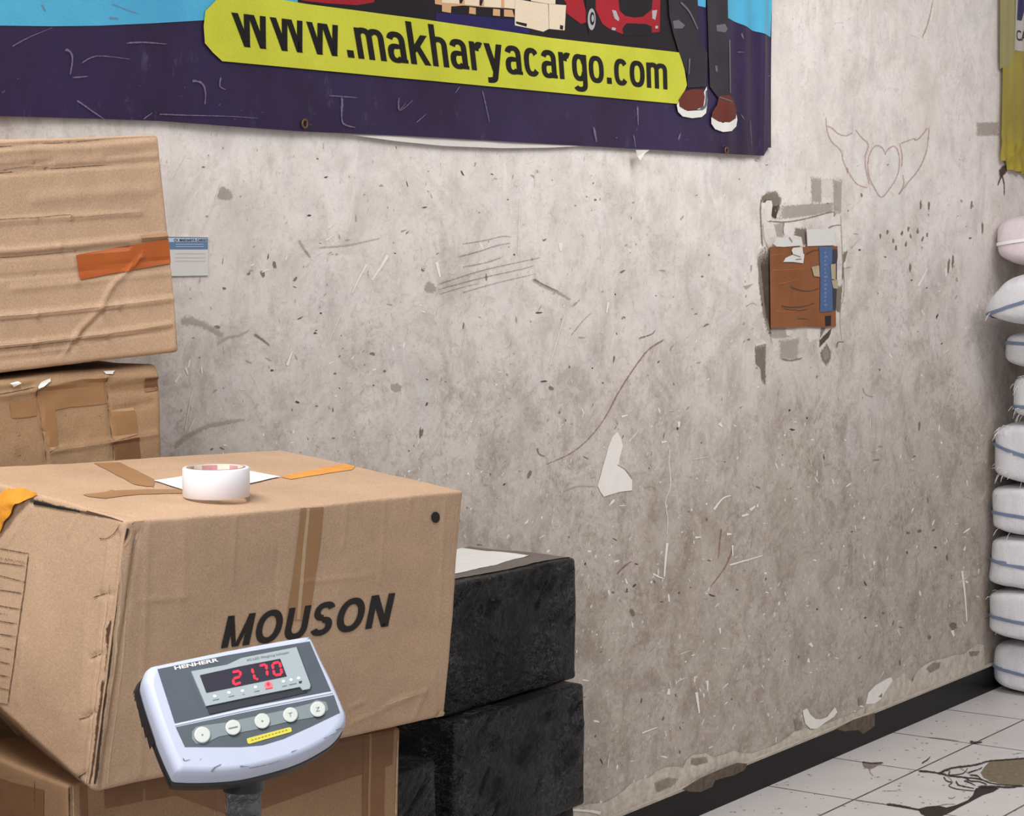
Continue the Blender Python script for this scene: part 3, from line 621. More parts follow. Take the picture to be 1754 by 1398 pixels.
# crates on pallets, truck front
z7 = lambda pts: z2(pts, 5.847, 700, 0)
for q, m, l in [([(250, -40), (1060, -40), (1060, 90), (910, 80), (730, 70), (540, 55), (420, 65), (255, 40)], V_WOOD, 3), ([(320, -30), (495, -30), (500, 40), (325, 28)], V_CRM, 4), ([(550, -30), (700, -30), (700, 62), (552, 45)], V_CRM, 4),
                ([(745, -30), (915, -30), (915, 78), (750, 66)], V_CRM, 4), ([(945, -30), (1050, -30), (1048, 90), (945, 78)], V_CRM, 4), ([(325, 35), (420, 50), (415, 130), (325, 115)], V_WOOD, 4), ([(600, 70), (665, 80), (665, 145), (595, 135)], V_WOOD, 4),
                ([(838, 88), (905, 95), (905, 162), (835, 155)], V_WOOD, 4), ([(943, 95), (1025, 100), (1045, 172), (943, 165)], V_WOOD, 4), ([(1050, -10), (1200, 15), (1390, 42), (1395, 290), (1340, 318), (1200, 285), (1048, 255)], V_CRM, 5), ([(1395, 40), (1570, 52), (1555, 305), (1398, 290)], V_CRM, 5),
                ([(1210, -30), (1460, -30), (1460, 42), (1380, 38), (1210, 10)], V_CRM, 6), ([(1060, 215), (1170, 238), (1165, 268), (1100, 250), (1060, 235)], V_BLK, 6), ([(1508, 250), (1540, 258), (1535, 300), (1505, 290)], V_BLK, 6),
                ([(500, -20), (545, -20), (520, 35), (502, 30)], V_BLK, 5), ([(705, 0), (740, 0), (720, 60), (703, 50)], V_BLK, 5)]:
    bpoly(z7(q), m, l)
z8 = lambda pts: z2(pts, 4.385, 940, 0)
for q, m, l in [([(60, -60), (240, -60), (270, 60), (300, 160), (240, 180), (130, 100), (125, 20)], V_RED, 4), ([(270, -60), (830, -60), (825, 240), (700, 255), (560, 260), (450, 215), (400, 180), (345, 60)], V_RED, 4),
                ([(515, -60), (775, -60), (765, 70), (700, 125), (640, 132), (570, 118), (530, 80)], V_BLK, 5), ([(580, 175), (720, 180), (765, 200), (765, 265), (560, 268), (550, 215)], V_BLK, 5), ([(275, -20), (350, -20), (350, 150), (340, 230), (300, 260), (275, 150)], V_BLK, 5),
                ([(470, 75), (500, 80), (525, 140), (520, 160), (490, 140)], V_SIL, 6), ([(765, 80), (805, 75), (800, 100), (790, 150), (768, 140)], V_SIL, 6), ([(470, 205), (500, 210), (495, 230), (468, 225)], V_SIL, 6), ([(790, 195), (812, 195), (808, 215), (790, 215)], V_SIL, 6)]:
    bpoly(z8(q), m, l)
ell = lambda cx, cy, rx, ry, n=20: [(cx + rx * math.cos(2 * math.pi * k / n), cy + ry * math.sin(2 * math.pi * k / n)) for k in range(n)]
bpoly(z8(ell(318, 145, 30, 82)), V_SIL, 6); bpoly(z8(ell(322, 140, 18, 50)), V_BLK, 7); bpoly(z8(ell(324, 138, 10, 28)), V_SIL, 8)
# web address panel
bpoly([(380, -14), (366, 0), (348, 19), (345, 45), (347, 74), (360, 90), (376, 105), (560, 122), (698, 135), (900, 154), (1157, 178), (1168, 160), (1174, 146), (1170, 120), (1161, 90), (940, 65), (700, 30), (522, 7), (430, -8)], V_YEL, 9)
tv, tf = glyphs('www.makharyacargo.com')
wv = [SZ(*q, .012) for q in [(404, 79.5), (1140, 153.5), (1139, 111), (391, 21.5)]]
tv = [quadmap(wv, a, b) for a, b in tv]
tv, tf = slice2d(tv, tf, 0.016)
nb.add([bpt_sz(s, z, 0.0046) for s, z in tv], tf, V_TXT)
# trouser legs and shoes
for q, m, l in [([(880, -60), (1100, -60), (1105, 40), (1110, 300), (1170, 400), (1165, 650), (1030, 660), (1025, 560), (960, 380), (920, 250), (890, 120)], V_JEAN, 11), ([(1165, -60), (1318, -60), (1325, 250), (1335, 500), (1335, 730), (1260, 740), (1190, 650), (1180, 400), (1175, 200)], V_JEAN, 11),
                ([(915, 160), (960, 150), (1010, 190), (990, 215), (925, 215)], V_JEANL, 12), ([(1240, 190), (1300, 180), (1318, 220), (1300, 245), (1245, 235)], V_JEANL, 12),
                ([(1165, 650), (1170, 760), (1160, 850), (1130, 880), (1060, 888), (990, 875), (955, 840), (945, 790), (1000, 700), (1100, 800), (1150, 680)], V_WHT, 12), ([(1000, 690), (1060, 670), (1140, 672), (1150, 730), (1140, 800), (1080, 830), (1010, 828), (965, 800), (960, 750)], V_BRN, 13),
                ([(1200, 880), (1290, 925), (1390, 850), (1398, 900), (1390, 950), (1350, 985), (1290, 992), (1230, 970), (1200, 930)], V_WHT, 12), ([(1260, 720), (1330, 715), (1370, 760), (1395, 830), (1385, 890), (1330, 920), (1260, 915), (1200, 880), (1210, 840), (1245, 790)], V_BRN, 13), ([(1020, 828), (1120, 822), (1122, 828), (1020, 834)], V_BLK, 13), ([(1230, 495), (1246, 495), (1250, 535), (1238, 542)], V_SCR, 13)]:
    bpoly(z8(q), m, l)
for q, w in [([(975, 20), (1040, 90), (1100, 220)], 2), ([(1120, 820), (1155, 790), (1160, 680)], 3), ([(1330, 300), (1335, 700)], 1.5), ([(1040, 440), (1035, 560)], 1.5), ([(1260, 730), (1300, 745), (1350, 765)], 1.5)]:
    bstroke(z8(q), w, V_JEANL, 14, 1)
# scuffs on the print
z1 = lambda pts: z2(pts, 2.506, 0, 0); z6 = lambda pts: z2(pts, 4.176, 340, 0)
for q, w, l in [(z1([(540, 185), (620, 182), (715, 190)]), 3, 3), (z1([(820, 345), (860, 358), (875, 400), (872, 450)]), 4, 3), (z1([(1408, 410), (1470, 415), (1530, 420)]), 2.5, 3), (z1([(1465, 420), (1462, 480), (1468, 530), (1520, 548)]), 4, 3),
                (z1([(610, 512), (650, 485)]), 3, 3), (z1([(330, 430), (400, 480), (460, 520)]), 3, 3), (z1([(0, 400), (20, 385)]), 3, 3), (z1([(680, 490), (800, 495), (980, 500), (1100, 508)]), 2, 3), (z1([(310, 333), (380, 328)]), 3, 3), (z1([(45, 200), (120, 160), (220, 120)]), 2, 3),
                (z1([(280, 210), (310, 240), (300, 320)]), 5, 3), (z1([(350, 270), (420, 240), (560, 255)]), 2, 3), (z1([(940, 330), (935, 370), (960, 385)]), 3, 3), (z1([(480, 15), (540, 40), (600, 60)]), 2, 3), (z1([(470, 75), (510, 80)]), 4, 3), (z1([(175, 15), (190, 50)]), 5, 3), (z1([(1710, 420), (1712, 470), (1740, 440)]), 2, 3),
                (z2([(78, 430), (85, 475), (140, 430)], 2.506, 650, 0), 2, 3), (z2([(440, 390), (470, 530)], 2.506, 650, 0), 2, 3), (z2([(150, 530), (200, 485)], 2.506, 650, 0), 2, 3), (z2([(320, 400), (342, 370)], 2.506, 650, 0), 2, 3), (z2([(1105, 455), (1108, 540)], 2.506, 650, 0), 3, 3), (z2([(1090, 580), (1098, 635)], 2.506, 650, 0), 2, 3), (z2([(920, 545), (930, 610)], 2.506, 650, 0), 5, 3), (z2([(1275, 600), (1290, 570)], 2.506, 650, 0), 4, 3), (z8([(1400, 390), (1450, 395)]), 2.5, 3), (z8([(1620, 570), (1680, 573)]), 2, 3), (z8([(1430, 250), (1440, 300)]), 3, 3), (z8([(1500, 900), (1520, 1130)]), 1.5, 3), (z8([(1430, 860), (1450, 900)]), 2, 3)]:
    bstroke(q, w, V_SCR, l, w * .4)
for i in range(70):
    x = R.uniform(10, 1300); y0 = 120 + x * .08; y = R.uniform(max(60, y0), boty(x) - 8)
    if x > 1130 and y < 230: continue
    l = R.uniform(1, 5); a = R.uniform(-1.6, .6)
    bstroke([(x, y), (x + l * math.cos(a), y + l * math.sin(a))], R.uniform(.8, 1.8), V_SCR, 3, .6)
bn = thing('banner', WP(SZ(600, 0)[0], SZ(600, 230)[1], .02), 'large purple and sky blue vinyl banner with a web address on a yellow panel', 'banner')
ob = nb.build('printed_sheet', bn)
# white lining peeking out below, and tie eyelets
lb = MB()
top_ = [(600, 226), (700, 231), (800, 236), (900, 241), (1000, 246)]; low = [(600, 231), (680, 242), (760, 250), (860, 254), (940, 253), (1000, 250)]
def ly(x, arr):
    for (x0, y0), (x1, y1) in zip(arr, arr[1:]):
        if x <= x1: return y0 + (y1 - y0) * (x - x0) / (x1 - x0)
    return arr[-1][1]
xs2 = [600 + 10 * i for i in range(41)]
v = [PW(x, ly(x, top_), .008) for x in xs2] + [PW(x, ly(x, low), .010) for x in xs2]
lb.add(v, [(i, i + 1, 41 + i + 1, 41 + i) for i in range(40)], V_BACK)
lb.build('white_backing_strip', bn, label='white strip of backing hanging below the purple edge')
for i, (x, y) in enumerate([(519, 212), (1240, 258)]):
    gb = MB(); c = bpoint(x, y, .003)
    gb.lathe(c, [(.006, 0), (.0095, 0), (.010, .001), (.009, .002), (.0065, .002), (.006, 0)], mat('rusty_eyelet', (120, 92, 60), .5, metal=.6), ax=-N, seg=20)
    gb.build('eyelet', bn)
tbm = MB()
tbm.add([PW(1089, 257, .02), PW(1112, 257, .022), PW(1104, 263, .024), PW(1097, 275, .03), PW(1092, 268, .02)], [(0, 1, 2, 3, 4)], V_BACK)
tbm.build('tape_tab', bn)

# yellow banner at the right
yb = MB()
Y_M = vinyl('olive_yellow_vinyl', (166, 152, 62), (148, 130, 42)); Y_P = vinyl('faded_olive_vinyl', (158, 150, 100), (148, 140, 92)); Y_W = vinyl('greyish_white_print', (190, 184, 178))
YS0 = SZ(1710, 150)[0]; ZB = SZ(1730, 296)[1]; ZT = SZ(1712, -300)[1]
def yw(s, z):
    k = max(0, 1 - (z - ZB) / .16)
    return 0.014 + 0.004 * math.sin((s - YS0) * 90) * (0.4 + k) + 0.020 * k * noise.noise(Vector((s * 26, z * 24, 2)))
def ypt(s, z, off=0): return WP(s, z, yw(s, z) + off)
NX, NY = 90, 100; gv = []
for j in range(NY + 1):
    for i in range(NX + 1):
        t = i / NX; zb = ZB + .012 * math.cos(t * 9) - .01 * t + (0.025 if t < .05 else 0)
        z = zb + (ZT - zb) * j / NY; gv.append(ypt(YS0 + 1.1 * t, z))
yb.add(gv, [(j * (NX + 1) + i, j * (NX + 1) + i + 1, (j + 1) * (NX + 1) + i + 1, (j + 1) * (NX + 1) + i) for j in range(NY) for i in range(NX)], Y_M)
def ypoly(px, m, l):
    v = [SZ(x, y, .014) for x, y in px]; v, f = slice2d(v, [tuple(range(len(v)))], 0.02); yb.add([ypt(s, z, .0007 * l) for s, z in v], f, m)
ypoly([(1711.5, -280), (1739, -280), (1737, 90), (1730, 110), (1713, 118)], Y_P, 1)
yq = lambda x, y: SZ(x, y, .014)
s_a = yq(1738, 0)[0]; z_lo, z_hi = yq(1738, 86)[1], yq(1738, -250)[1]
v, f = slice2d([(s_a, z_lo), (s_a + .95, z_lo), (s_a + .95, z_hi), (s_a + .01, z_hi)], [(0, 1, 2, 3)], .02); yb.add([ypt(a, b, .0014) for a, b in v], f, Y_W)
def ytext(body, quad, m, bold, ref):
    a, b = text2d(body, bold=bold, ref=ref); (x0, y0, x1, y1, w) = quad; p0 = SZ(x0, y0, .014); p1 = SZ(x1, y1, .014); h_ = p1[1] - p0[1]
    a = [(p0[0] + x * w + y * (p1[0] - p0[0]), p0[1] + y * h_) for x, y in a]; a, b = slice2d(a, b, .03); yb.add([ypt(s, z, .003) for s, z in a], b, m)
ytext('MAKHARYA', (1741.5, 34, 1746, -46, .92), V_NAVY, .05, 'M')
ytext('CARGO', (1740.5, 69, 1740.5, 51, .19), V_TXT, .01, 'C')
yo = yb.build('banner', loc=WP(YS0 + .5, ZB, .02)); yo['label'] = 'olive yellow vinyl banner with crumpled lower edge above the white sacks'; yo['category'] = 'banner'

# ------------------------------------------------------------------ notice on the wall
st = thing('notice', PW(325, 472, .001), 'small white notice with a blue heading stuck on the wall beside the stacked cartons', 'notice')
sb = MB(); PAPER = mat('white_paper', (216, 214, 210), .6, var=.02); BLU_P = mat('blue_heading_print', (96, 130, 168), .6, var=.04); LBL_P = mat('pale_blue_print', (196, 208, 222), .6)
def sq(mb, px, off, m): mb.poly([PW(x, y, off) for x, y in px], m)
s0 = [(285, 405), (356.5, 406), (356.5, 472), (285, 473)]
a = [PW(x, y, .0032) for x, y in s0]; b = [PW(x, y, .0006) for x, y in s0]
sb.add(a + b, [(3, 2, 1, 0), (4, 5, 6, 7), (0, 1, 5, 4), (1, 2, 6, 5), (2, 3, 7, 6), (3, 0, 4, 7)], PAPER); sb.build('sheet', st)
hb = MB(); sq(hb, [(285, 427), (356, 427), (356, 406.6), (285, 405.6)], .0036, BLU_P); sq(hb, [(287, 414.5), (355, 414.5), (355, 408), (287, 407.5)], .0039, LBL_P)
a, b = text2d('CV. MAKHARYA CARGO', bold=.03, ref='C'); q = [(298, 413.8), (355, 413.8), (355, 409), (298, 409)]
a = [quadmap(q, x, y) for x, y in a]; hb.add([PW(x, y, .0043) for x, y in a], b, V_NAVY)
for y in (418, 422): sq(hb, [(301, y + 1), (349, y + 1), (349, y), (301, y)], .0040, LBL_P)
for y in (434, 441, 447): sq(hb, [(300, y + .8), (352, y + .8), (352, y), (300, y)], .0040, SMUDGE_L)
hb.build('printed_heading', st)

# ------------------------------------------------------------------ patch over the hole
pt = thing('cardboard_patch', PW(1377, 562, .002), 'brown cardboard patch with blue tape covering a hole in the plaster', 'patch')
PATCH = cardboard('rusty_cardboard', (140, 88, 54), .22); BTAPE = mat('blue_printed_tape', (62, 92, 138), .4, var=.12, vscale=90); BLK = mat('black_hole', (30, 28, 32), .8)
pb = MB()
q = zp([(205, 500), (300, 497), (420, 500), (610, 495), (612, 560), (600, 640), (602, 760), (600, 880), (601, 975), (540, 982), (420, 975), (320, 985), (210, 985), (208, 800)])
gvv = [PW(x, y, .006) for x, y in q]; gv2 = [PW(x, y, .0005) for x, y in q]; n_ = len(q)
pb.add(gvv + gv2, [tuple(range(n_))] + [(i, (i + 1) % n_, n_ + (i + 1) % n_, n_ + i) for i in range(n_)], PATCH)
for pts, w in [([(330, 740), (380, 758), (440, 765), (500, 748)], 2.6), ([(275, 855), (340, 862), (420, 855), (470, 835)], 2.6), ([(290, 870), (380, 880), (440, 870)], 1.5), ([(420, 545), (480, 520), (590, 515)], 2.2), ([(370, 930), (430, 932)], 1.8)]:
    v, f = stroke(smooth_line(zp(pts)), w, w * .5); pb.add([PW(x, y, .0066) for x, y in v], f, DARKM)
for pts in [([(255, 720), (330, 705), (400, 680)]), ([(215, 640), (320, 635), (410, 630)]), ([(240, 880), (330, 890), (450, 850)]), ([(210, 550), (300, 540)])]:
    v, f = stroke(smooth_line(zp(pts)), 1.5, .8); pb.add([PW(x, y, .0065) for x, y in v], f, TAPE_O)
pb.add([PW(x, y, .0067) for x, y in zp([(535, 915), (572, 910), (570, 970), (538, 975)])], [(0, 1, 2, 3)], BLK)
pb.build('cardboard_sheet', pt)
tb = MB()
tb.add([PW(x, y, .008) for x, y in zp([(500, 500), (580, 500), (578, 640), (582, 885), (505, 890), (508, 700)])], [tuple(range(6))], BTAPE)
tb.add([PW(x, y, .0072) for x, y in zp([(580, 515), (608, 515), (606, 745), (600, 878), (582, 880)])], [tuple(range(5))], mat('dark_tape_edge', (42, 46, 58), .5))
R.seed(8)
for k in range(14):
    y = 530 + k * 24; w = R.uniform(8, 20)
    tb.add([PW(x, yy, .0083) for x, yy in zp([(530, y), (530 + w, y - 3), (532 + w, y + 9), (531, y + 12)])], [(0, 1, 2, 3)], mat('tape_print', (98, 128, 170), .5))
tb.build('blue_tape', pt, label='vertical strip of blue printed tape')
wpb = MB()
for q, o in [([(425, 395), (590, 392), (600, 490), (430, 495)], .0075), ([(245, 450), (300, 445), (380, 455), (405, 490), (290, 500), (245, 498), (225, 480)], .0075), ([(345, 505), (400, 500), (405, 540), (412, 545), (405, 598), (345, 590), (285, 590), (300, 565), (345, 545), (335, 520)], .0085),
             ([(455, 620), (500, 610), (505, 680), (470, 675)], .0085), ([(570, 605), (600, 600), (600, 700), (575, 690)], .009), ([(575, 700), (612, 695), (612, 750), (585, 748)], .009)]:
    wpb.poly([PW(x, y, o) for x, y in zp(q)], PAPER if o < .009 and q[0][0] != 455 else mat('yellowed_paper', (176, 158, 130), .7, var=.15))
for pts in [[(345, 545), (390, 560)], [(360, 575), (395, 572)], [(320, 440), (340, 470)]]:
    v, f = stroke(zp(pts), 1.8); wpb.add([PW(x, y, .0093) for x, y in v], f, SMUDGE)
wpb.build('torn_paper', pt, label='scraps of torn white paper on the patch')

# ------------------------------------------------------------------ cartons
def axis_lines(L, r, step):
    inner = max(2, int((L - 2 * r) / step)); a = [0, r * .25, r * .6]
    a += [r + (L - 2 * r) * i / inner for i in range(inner + 1)]; a += [L - r * .6, L - r * .25, L]
    return a
class Carton:
    """c = dict of 8 corners keyed (a,b,c): a left-right, b front-back, c bottom-top"""
    def __init__(s, c, r=0.006, amp=0.002, freq=5, step=0.006, seed=0):
        s.c = {k: np.array(v) for k, v in c.items()}; s.r = r; s.amp = amp; s.freq = freq; s.step = step; s.seed = seed
        d = lambda p, q: float(np.linalg.norm(s.c[p] - s.c[q]))
        s.L = np.array([(d((0, 0, 0), (1, 0, 0)) + d((0, 0, 1), (1, 0, 1))) / 2, (d((0, 0, 1), (0, 1, 1)) + d((1, 0, 1), (1, 1, 1))) / 2, (d((0, 0, 0), (0, 0, 1)) + d((1, 0, 0), (1, 0, 1))) / 2])
        s.cr = {'F': [], 'L': [], 'T': [], 'R': []}; s.extra = None
        X = s.c[(1, 0, 0)] - s.c[(0, 0, 0)]; Y = s.c[(0, 1, 1)] - s.c[(0, 0, 1)]; ZZ = s.c[(0, 0, 1)] - s.c[(0, 0, 0)]
        nn = lambda v: v / np.linalg.norm(v)
        s.nF = nn(np.cross(X, ZZ)); s.nL = nn(np.cross(ZZ, Y)); s.nT = nn(np.cross(X, Y))
        if s.nF.dot(Y) > 0: s.nF = -s.nF
        if s.nL.dot(X) > 0: s.nL = -s.nL
        if s.nT.dot(ZZ) < 0: s.nT = -s.nT
    def tri(s, q):
        a, b, c = q[:, 0:1], q[:, 1:2], q[:, 2:3]; o = 0
        for (i, j, k), p in s.c.items():
            o = o + (a if i else 1 - a) * (b if j else 1 - b) * (c if k else 1 - c) * p
        return o
    def surf(s, q):
        q = np.array(q, float); m = q * s.L; lo = np.minimum(s.r, s.L / 2); cl = np.clip(m, lo, s.L - lo)
        d = m - cl; l = np.linalg.norm(d, axis=1, keepdims=True); l[l == 0] = 1
        w = s.tri((cl + d / l * s.r) / s.L)
        for i in range(len(w)):
            v = noise.noise_vector(Vector(w[i]) * s.freq + Vector((s.seed * 7.3, 0, 0))) * s.amp + noise.noise_vector(Vector(w[i]) * s.freq * 6 + Vector((0, s.seed * 3.1, 0))) * s.amp * 0.22
            w[i] += (v.x, v.y, v.z)
        for f, ix, val, (iu, iv), nrm in (('F', 1, 0, (0, 2), s.nF), ('L', 0, 0, (1, 2), s.nL), ('T', 2, 1, (0, 1), s.nT)):
            on = np.abs(q[:, ix] - val) < 1e-6
            if not on.any() or not s.cr[f]: continue
            u = q[on, iu] * s.L[iu]; vv = q[on, iv] * s.L[iv]; disp = np.zeros(len(u))
            for (u0, v0, u1, v1, wd, dp) in s.cr[f]:
                u0, u1, v0, v1 = u0 * s.L[iu], u1 * s.L[iu], v0 * s.L[iv], v1 * s.L[iv]
                dx, dy = u1 - u0, v1 - v0; ll = dx * dx + dy * dy + 1e-12
                t = np.clip(((u - u0) * dx + (vv - v0) * dy) / ll, 0, 1)
                r2 = (u - u0 - t * dx) ** 2 + (vv - v0 - t * dy) ** 2
                disp += dp * np.exp(-r2 / wd ** 2)
            e = np.minimum(np.minimum(u, s.L[iu] - u), np.minimum(vv, s.L[iv] - vv)); disp *= np.clip(e / 0.006, 0, 1)
            w[on] += disp[:, None] * nrm
        if s.extra is not None: w = s.extra(s, q, w)
        return w
    def mesh(s, mb, m, coarse_back=True):
        ax = [axis_lines(s.L[i], s.r, s.step) for i in range(3)]; idx = {}; Q = []; fs = []
        n = [len(a) - 1 for a in ax]
        def vid(i, j, k):
            key = (i, j, k)
            if key not in idx: idx[key] = len(Q); Q.append((ax[0][i] / s.L[0], ax[1][j] / s.L[1], ax[2][k] / s.L[2]))
            return idx[key]
        for i in range(n[0]):
            for k in range(n[2]):
                fs.append((vid(i, 0, k), vid(i + 1, 0, k), vid(i + 1, 0, k + 1), vid(i, 0, k + 1))); fs.append((vid(i, n[1], k), vid(i, n[1], k + 1), vid(i + 1, n[1], k + 1), vid(i + 1, n[1], k)))
        for j in range(n[1]):
            for k in range(n[2]):
                fs.append((vid(0, j, k), vid(0, j, k + 1), vid(0, j + 1, k + 1), vid(0, j + 1, k))); fs.append((vid(n[0], j, k), vid(n[0], j + 1, k), vid(n[0], j + 1, k + 1), vid(n[0], j, k + 1)))
        for i in range(n[0]):
            for j in range(n[1]):
                fs.append((vid(i, j, 0), vid(i, j + 1, 0), vid(i + 1, j + 1, 0), vid(i + 1, j, 0))); fs.append((vid(i, j, n[2]), vid(i + 1, j, n[2]), vid(i + 1, j + 1, n[2]), vid(i, j + 1, n[2])))
        w = s.surf(np.array(Q)); mb.add([Vector(p) for p in w], fs, m)
    def q3(s, f, u, v):
        return {'F': (u, 0, v), 'L': (0, u, v), 'T': (u, v, 1)}[f]
    def uv(s, f, px, py):                    # where the sight line meets that face
        ix = {'F': ((0, 0, 0), (1, 0, 0), (0, 0, 1), (1, 0, 1)), 'L': ((0, 0, 0), (0, 1, 0), (0, 0, 1), (0, 1, 1)), 'T': ((0, 0, 1), (1, 0, 1), (0, 1, 1), (1, 1, 1))}[f]
        pr = lambda u, v: proj(Vector(s.tri(np.array([s.q3(f, u, v)]))[0]))
        u = v = .5
        for _ in range(12):
            x, y = pr(u, v); e = 1e-4; xu, yu = pr(u + e, v); xv, yv = pr(u, v + e)
            a, b, c, d = (xu - x) / e, (xv - x) / e, (yu - y) / e, (yv - y) / e; D = a * d - b * c
            if abs(D) < 1e-9: break
            du = ((px - x) * d - (py - y) * b) / D; dv = ((py - y) * a - (px - x) * c) / D
            u += du; v += dv
            if abs(du) + abs(dv) < 1e-6: break
        return (u, v)
    def crease(s, f, pts, w=.003, d=-.002):
        q = [s.uv(f, *p) for p in pts]
        for a, b in zip(q, q[1:]): s.cr[f].append((a[0], a[1], b[0], b[1], w, d))
    def decal(s, mb, f, px, faces, m, off=.0008, step=.02, clamp=True):
        q = [s.uv(f, *p) for p in px]; step = min(step, .0065); Lu, Lv = {'F': (s.L[0], s.L[2]), 'L': (s.L[1], s.L[2]), 'T': (s.L[0], s.L[1])}[f]
        if clamp: q = [(min(max(a, 0.0), 1.0), min(max(b, 0.0), 1.0)) for a, b in q]
        v, fc = slice2d([(a * Lu, b * Lv) for a, b in q], faces, step)
        w = s.surf(np.array([s.q3(f, min(max(a / Lu, 0), 1), min(max(b / Lv, 0), 1)) for a, b in v])); nrm = {'F': s.nF, 'L': s.nL, 'T': s.nT}[f]
        mb.add([Vector(p + nrm * off) for p in w], fc, m)
    def dpoly(s, mb, f, px, m, off=.0008): s.decal(mb, f, px, [tuple(range(len(px)))], m, off)
    def dstroke(s, mb, f, px, w, m, off=.001, w1=None, sm=True):
        v, fc, fd = stroke3(densify(smooth_line(px) if sm and len(px) > 2 else px, 9), w * (.75 if m.name in SOFT else .55), w1 if w1 is None else w1 * (.75 if m.name in SOFT else .55))
        q = [s.uv(f, *p) for p in v]; q = [(min(max(a, 0.0), 1.0), min(max(b, 0.0), 1.0)) for a, b in q]
        w_ = s.surf(np.array([s.q3(f, a, b) for a, b in q])); nrm = {'F': s.nF, 'L': s.nL, 'T': s.nT}[f]
        mb.add([Vector(p + nrm * off) for p in w_], fc, m, fd)
V3 = Vector
def corners(fl_b, fr_b, fl_t, fr_t, back):   # back: one vector or four (bl, br, tl, tr)
    bk = back if isinstance(back, (list, tuple)) else [back] * 4
    return {(0, 0, 0): fl_b, (1, 0, 0): fr_b, (0, 0, 1): fl_t, (1, 0, 1): fr_t, (0, 1, 0): fl_b + bk[0], (1, 1, 0): fr_b + bk[1], (0, 1, 1): fl_t + bk[2], (1, 1, 1): fr_t + bk[3]}
BK = V3((-.725, .69, 0))

# --- the big carton
cA = P(218, 893, 3.10); cB = P(796, 840, 3.55); cC = P(761, 1227, 3.56); cD = P(157, 1360, 3.09)
zbot = (cC.z + cD.z) / 2
kE = P(478, 768, 3.86); kBL = P(-80, 806, 3.40)
kCb = cC + BK * .44; kDb = cD + BK * .42; kDb.z = cD.z
big = Carton({(0, 0, 0): cD, (1, 0, 0): cC, (0, 0, 1): cA, (1, 0, 1): cB, (0, 1, 0): kDb, (1, 1, 0): kCb, (0, 1, 1): kBL, (1, 1, 1): kE}, r=.005, amp=.0035, freq=4, step=.0042, seed=1)
for pts, w, d in [([(405, 878), (396, 1000)], .003, .0012), ([(595, 862), (590, 935)], .003, .0012), ([(662, 855), (652, 1000)], .003, .001), ([(706, 852), (703, 880)], .003, .001), ([(318, 890), (312, 1030)], .004, .0008), ([(240, 1030), (320, 1022)], .004, .001), ([(520, 998), (640, 985)], .003, .001),
                  ([(235, 915), (172, 1352)], .004, -.003), ([(228, 920), (165, 1352)], .003, .003), ([(214, 920), (190, 1060), (160, 1330)], .0035, -.004), ([(728, 1183), (705, 1235)], .003, .002), ([(728, 1183), (660, 1208)], .003, .0015), ([(700, 1195), (600, 1240)], .003, .0012), ([(744, 1150), (745, 1222)], .003, .0015),
                  ([(255, 905), (240, 1330)], .005, .0015), ([(478, 920), (470, 1040)], .003, -.001), ([(765, 860), (752, 1060)], .003, .0012), ([(622, 1202), (600, 1212)], .003, .0015)]:
    big.crease('F', pts, w, d)
for pts, w, d in [([(55, 870), (10, 935)], .003, .002), ([(38, 865), (-5, 925)], .003, -.002), ([(136, 882), (118, 917)], .003, .002), ([(168, 888), (152, 922)], .003, .0015), ([(183, 1075), (160, 1250)], .004, .0015), ([(172, 1020), (192, 1018)], .003, -.003), ([(156, 1128), (178, 1120)], .003, -.003), ([(143, 1232), (165, 1222)], .003, -.003), ([(128, 1338), (150, 1327)], .003, -.003),
                  ([(188, 930), (148, 1330)], .003, .003), ([(150, 1030), (138, 1240)], .004, .001), ([(205, 915), (160, 1330)], .003, -.004), ([(40, 1100), (30, 1200)], .006, .0015)]:
    big.crease('L', pts, w, d)
for pts, w, d in [([(90, 858), (190, 845), (280, 832)], .004, .002), ([(280, 850), (430, 842), (760, 826)], .006, .001), ([(150, 872), (235, 886)], .004, -.002), ([(560, 860), (700, 845)], .004, -.001)]:
    big.crease('T', pts, w, d)
fold0 = big.uv('L', 155, 1352); fold1 = big.uv('L', -30, 1184)
def buckle(s, q, w):                         # crushed lower corner: the end panel folds inwards below a slanting line; the top flap gapes
    on = np.abs(q[:, 0]) < 0.45
    t = np.clip((q[:, 1] - fold0[0]) / (fold1[0] - fold0[0]), 0, 1.4); line = fold0[1] + (fold1[1] - fold0[1]) * t
    dep = np.clip((line - q[:, 2]) * s.L[2], 0, 1) * 1.5 * np.clip(1 - q[:, 0] / .45, 0, 1) * 0.85
    w -= (dep * on)[:, None] * s.nL
    return w
big.extra = buckle
bigT = thing('cardboard_box', (cD + cC) / 2, 'large scuffed carton marked with black block capitals, tape roll on its lid', 'box')
mb = MB(); big.mesh(mb, CB1)
tv, tf = glyphs('MOUSON')
quad = [(376, 1112), (667, 1072), (679, 1014.5), (389, 1056)]
sh = 0.0
tv = [quadmap(quad, a, b) for a, b in tv]
big.decal(mb, 'F', tv, tf, INK, .0012, .05)
big.decal(mb, 'F', ell(747, 885.5, 7.6, 9.6, 24), [tuple(range(24))], INK, .0014)
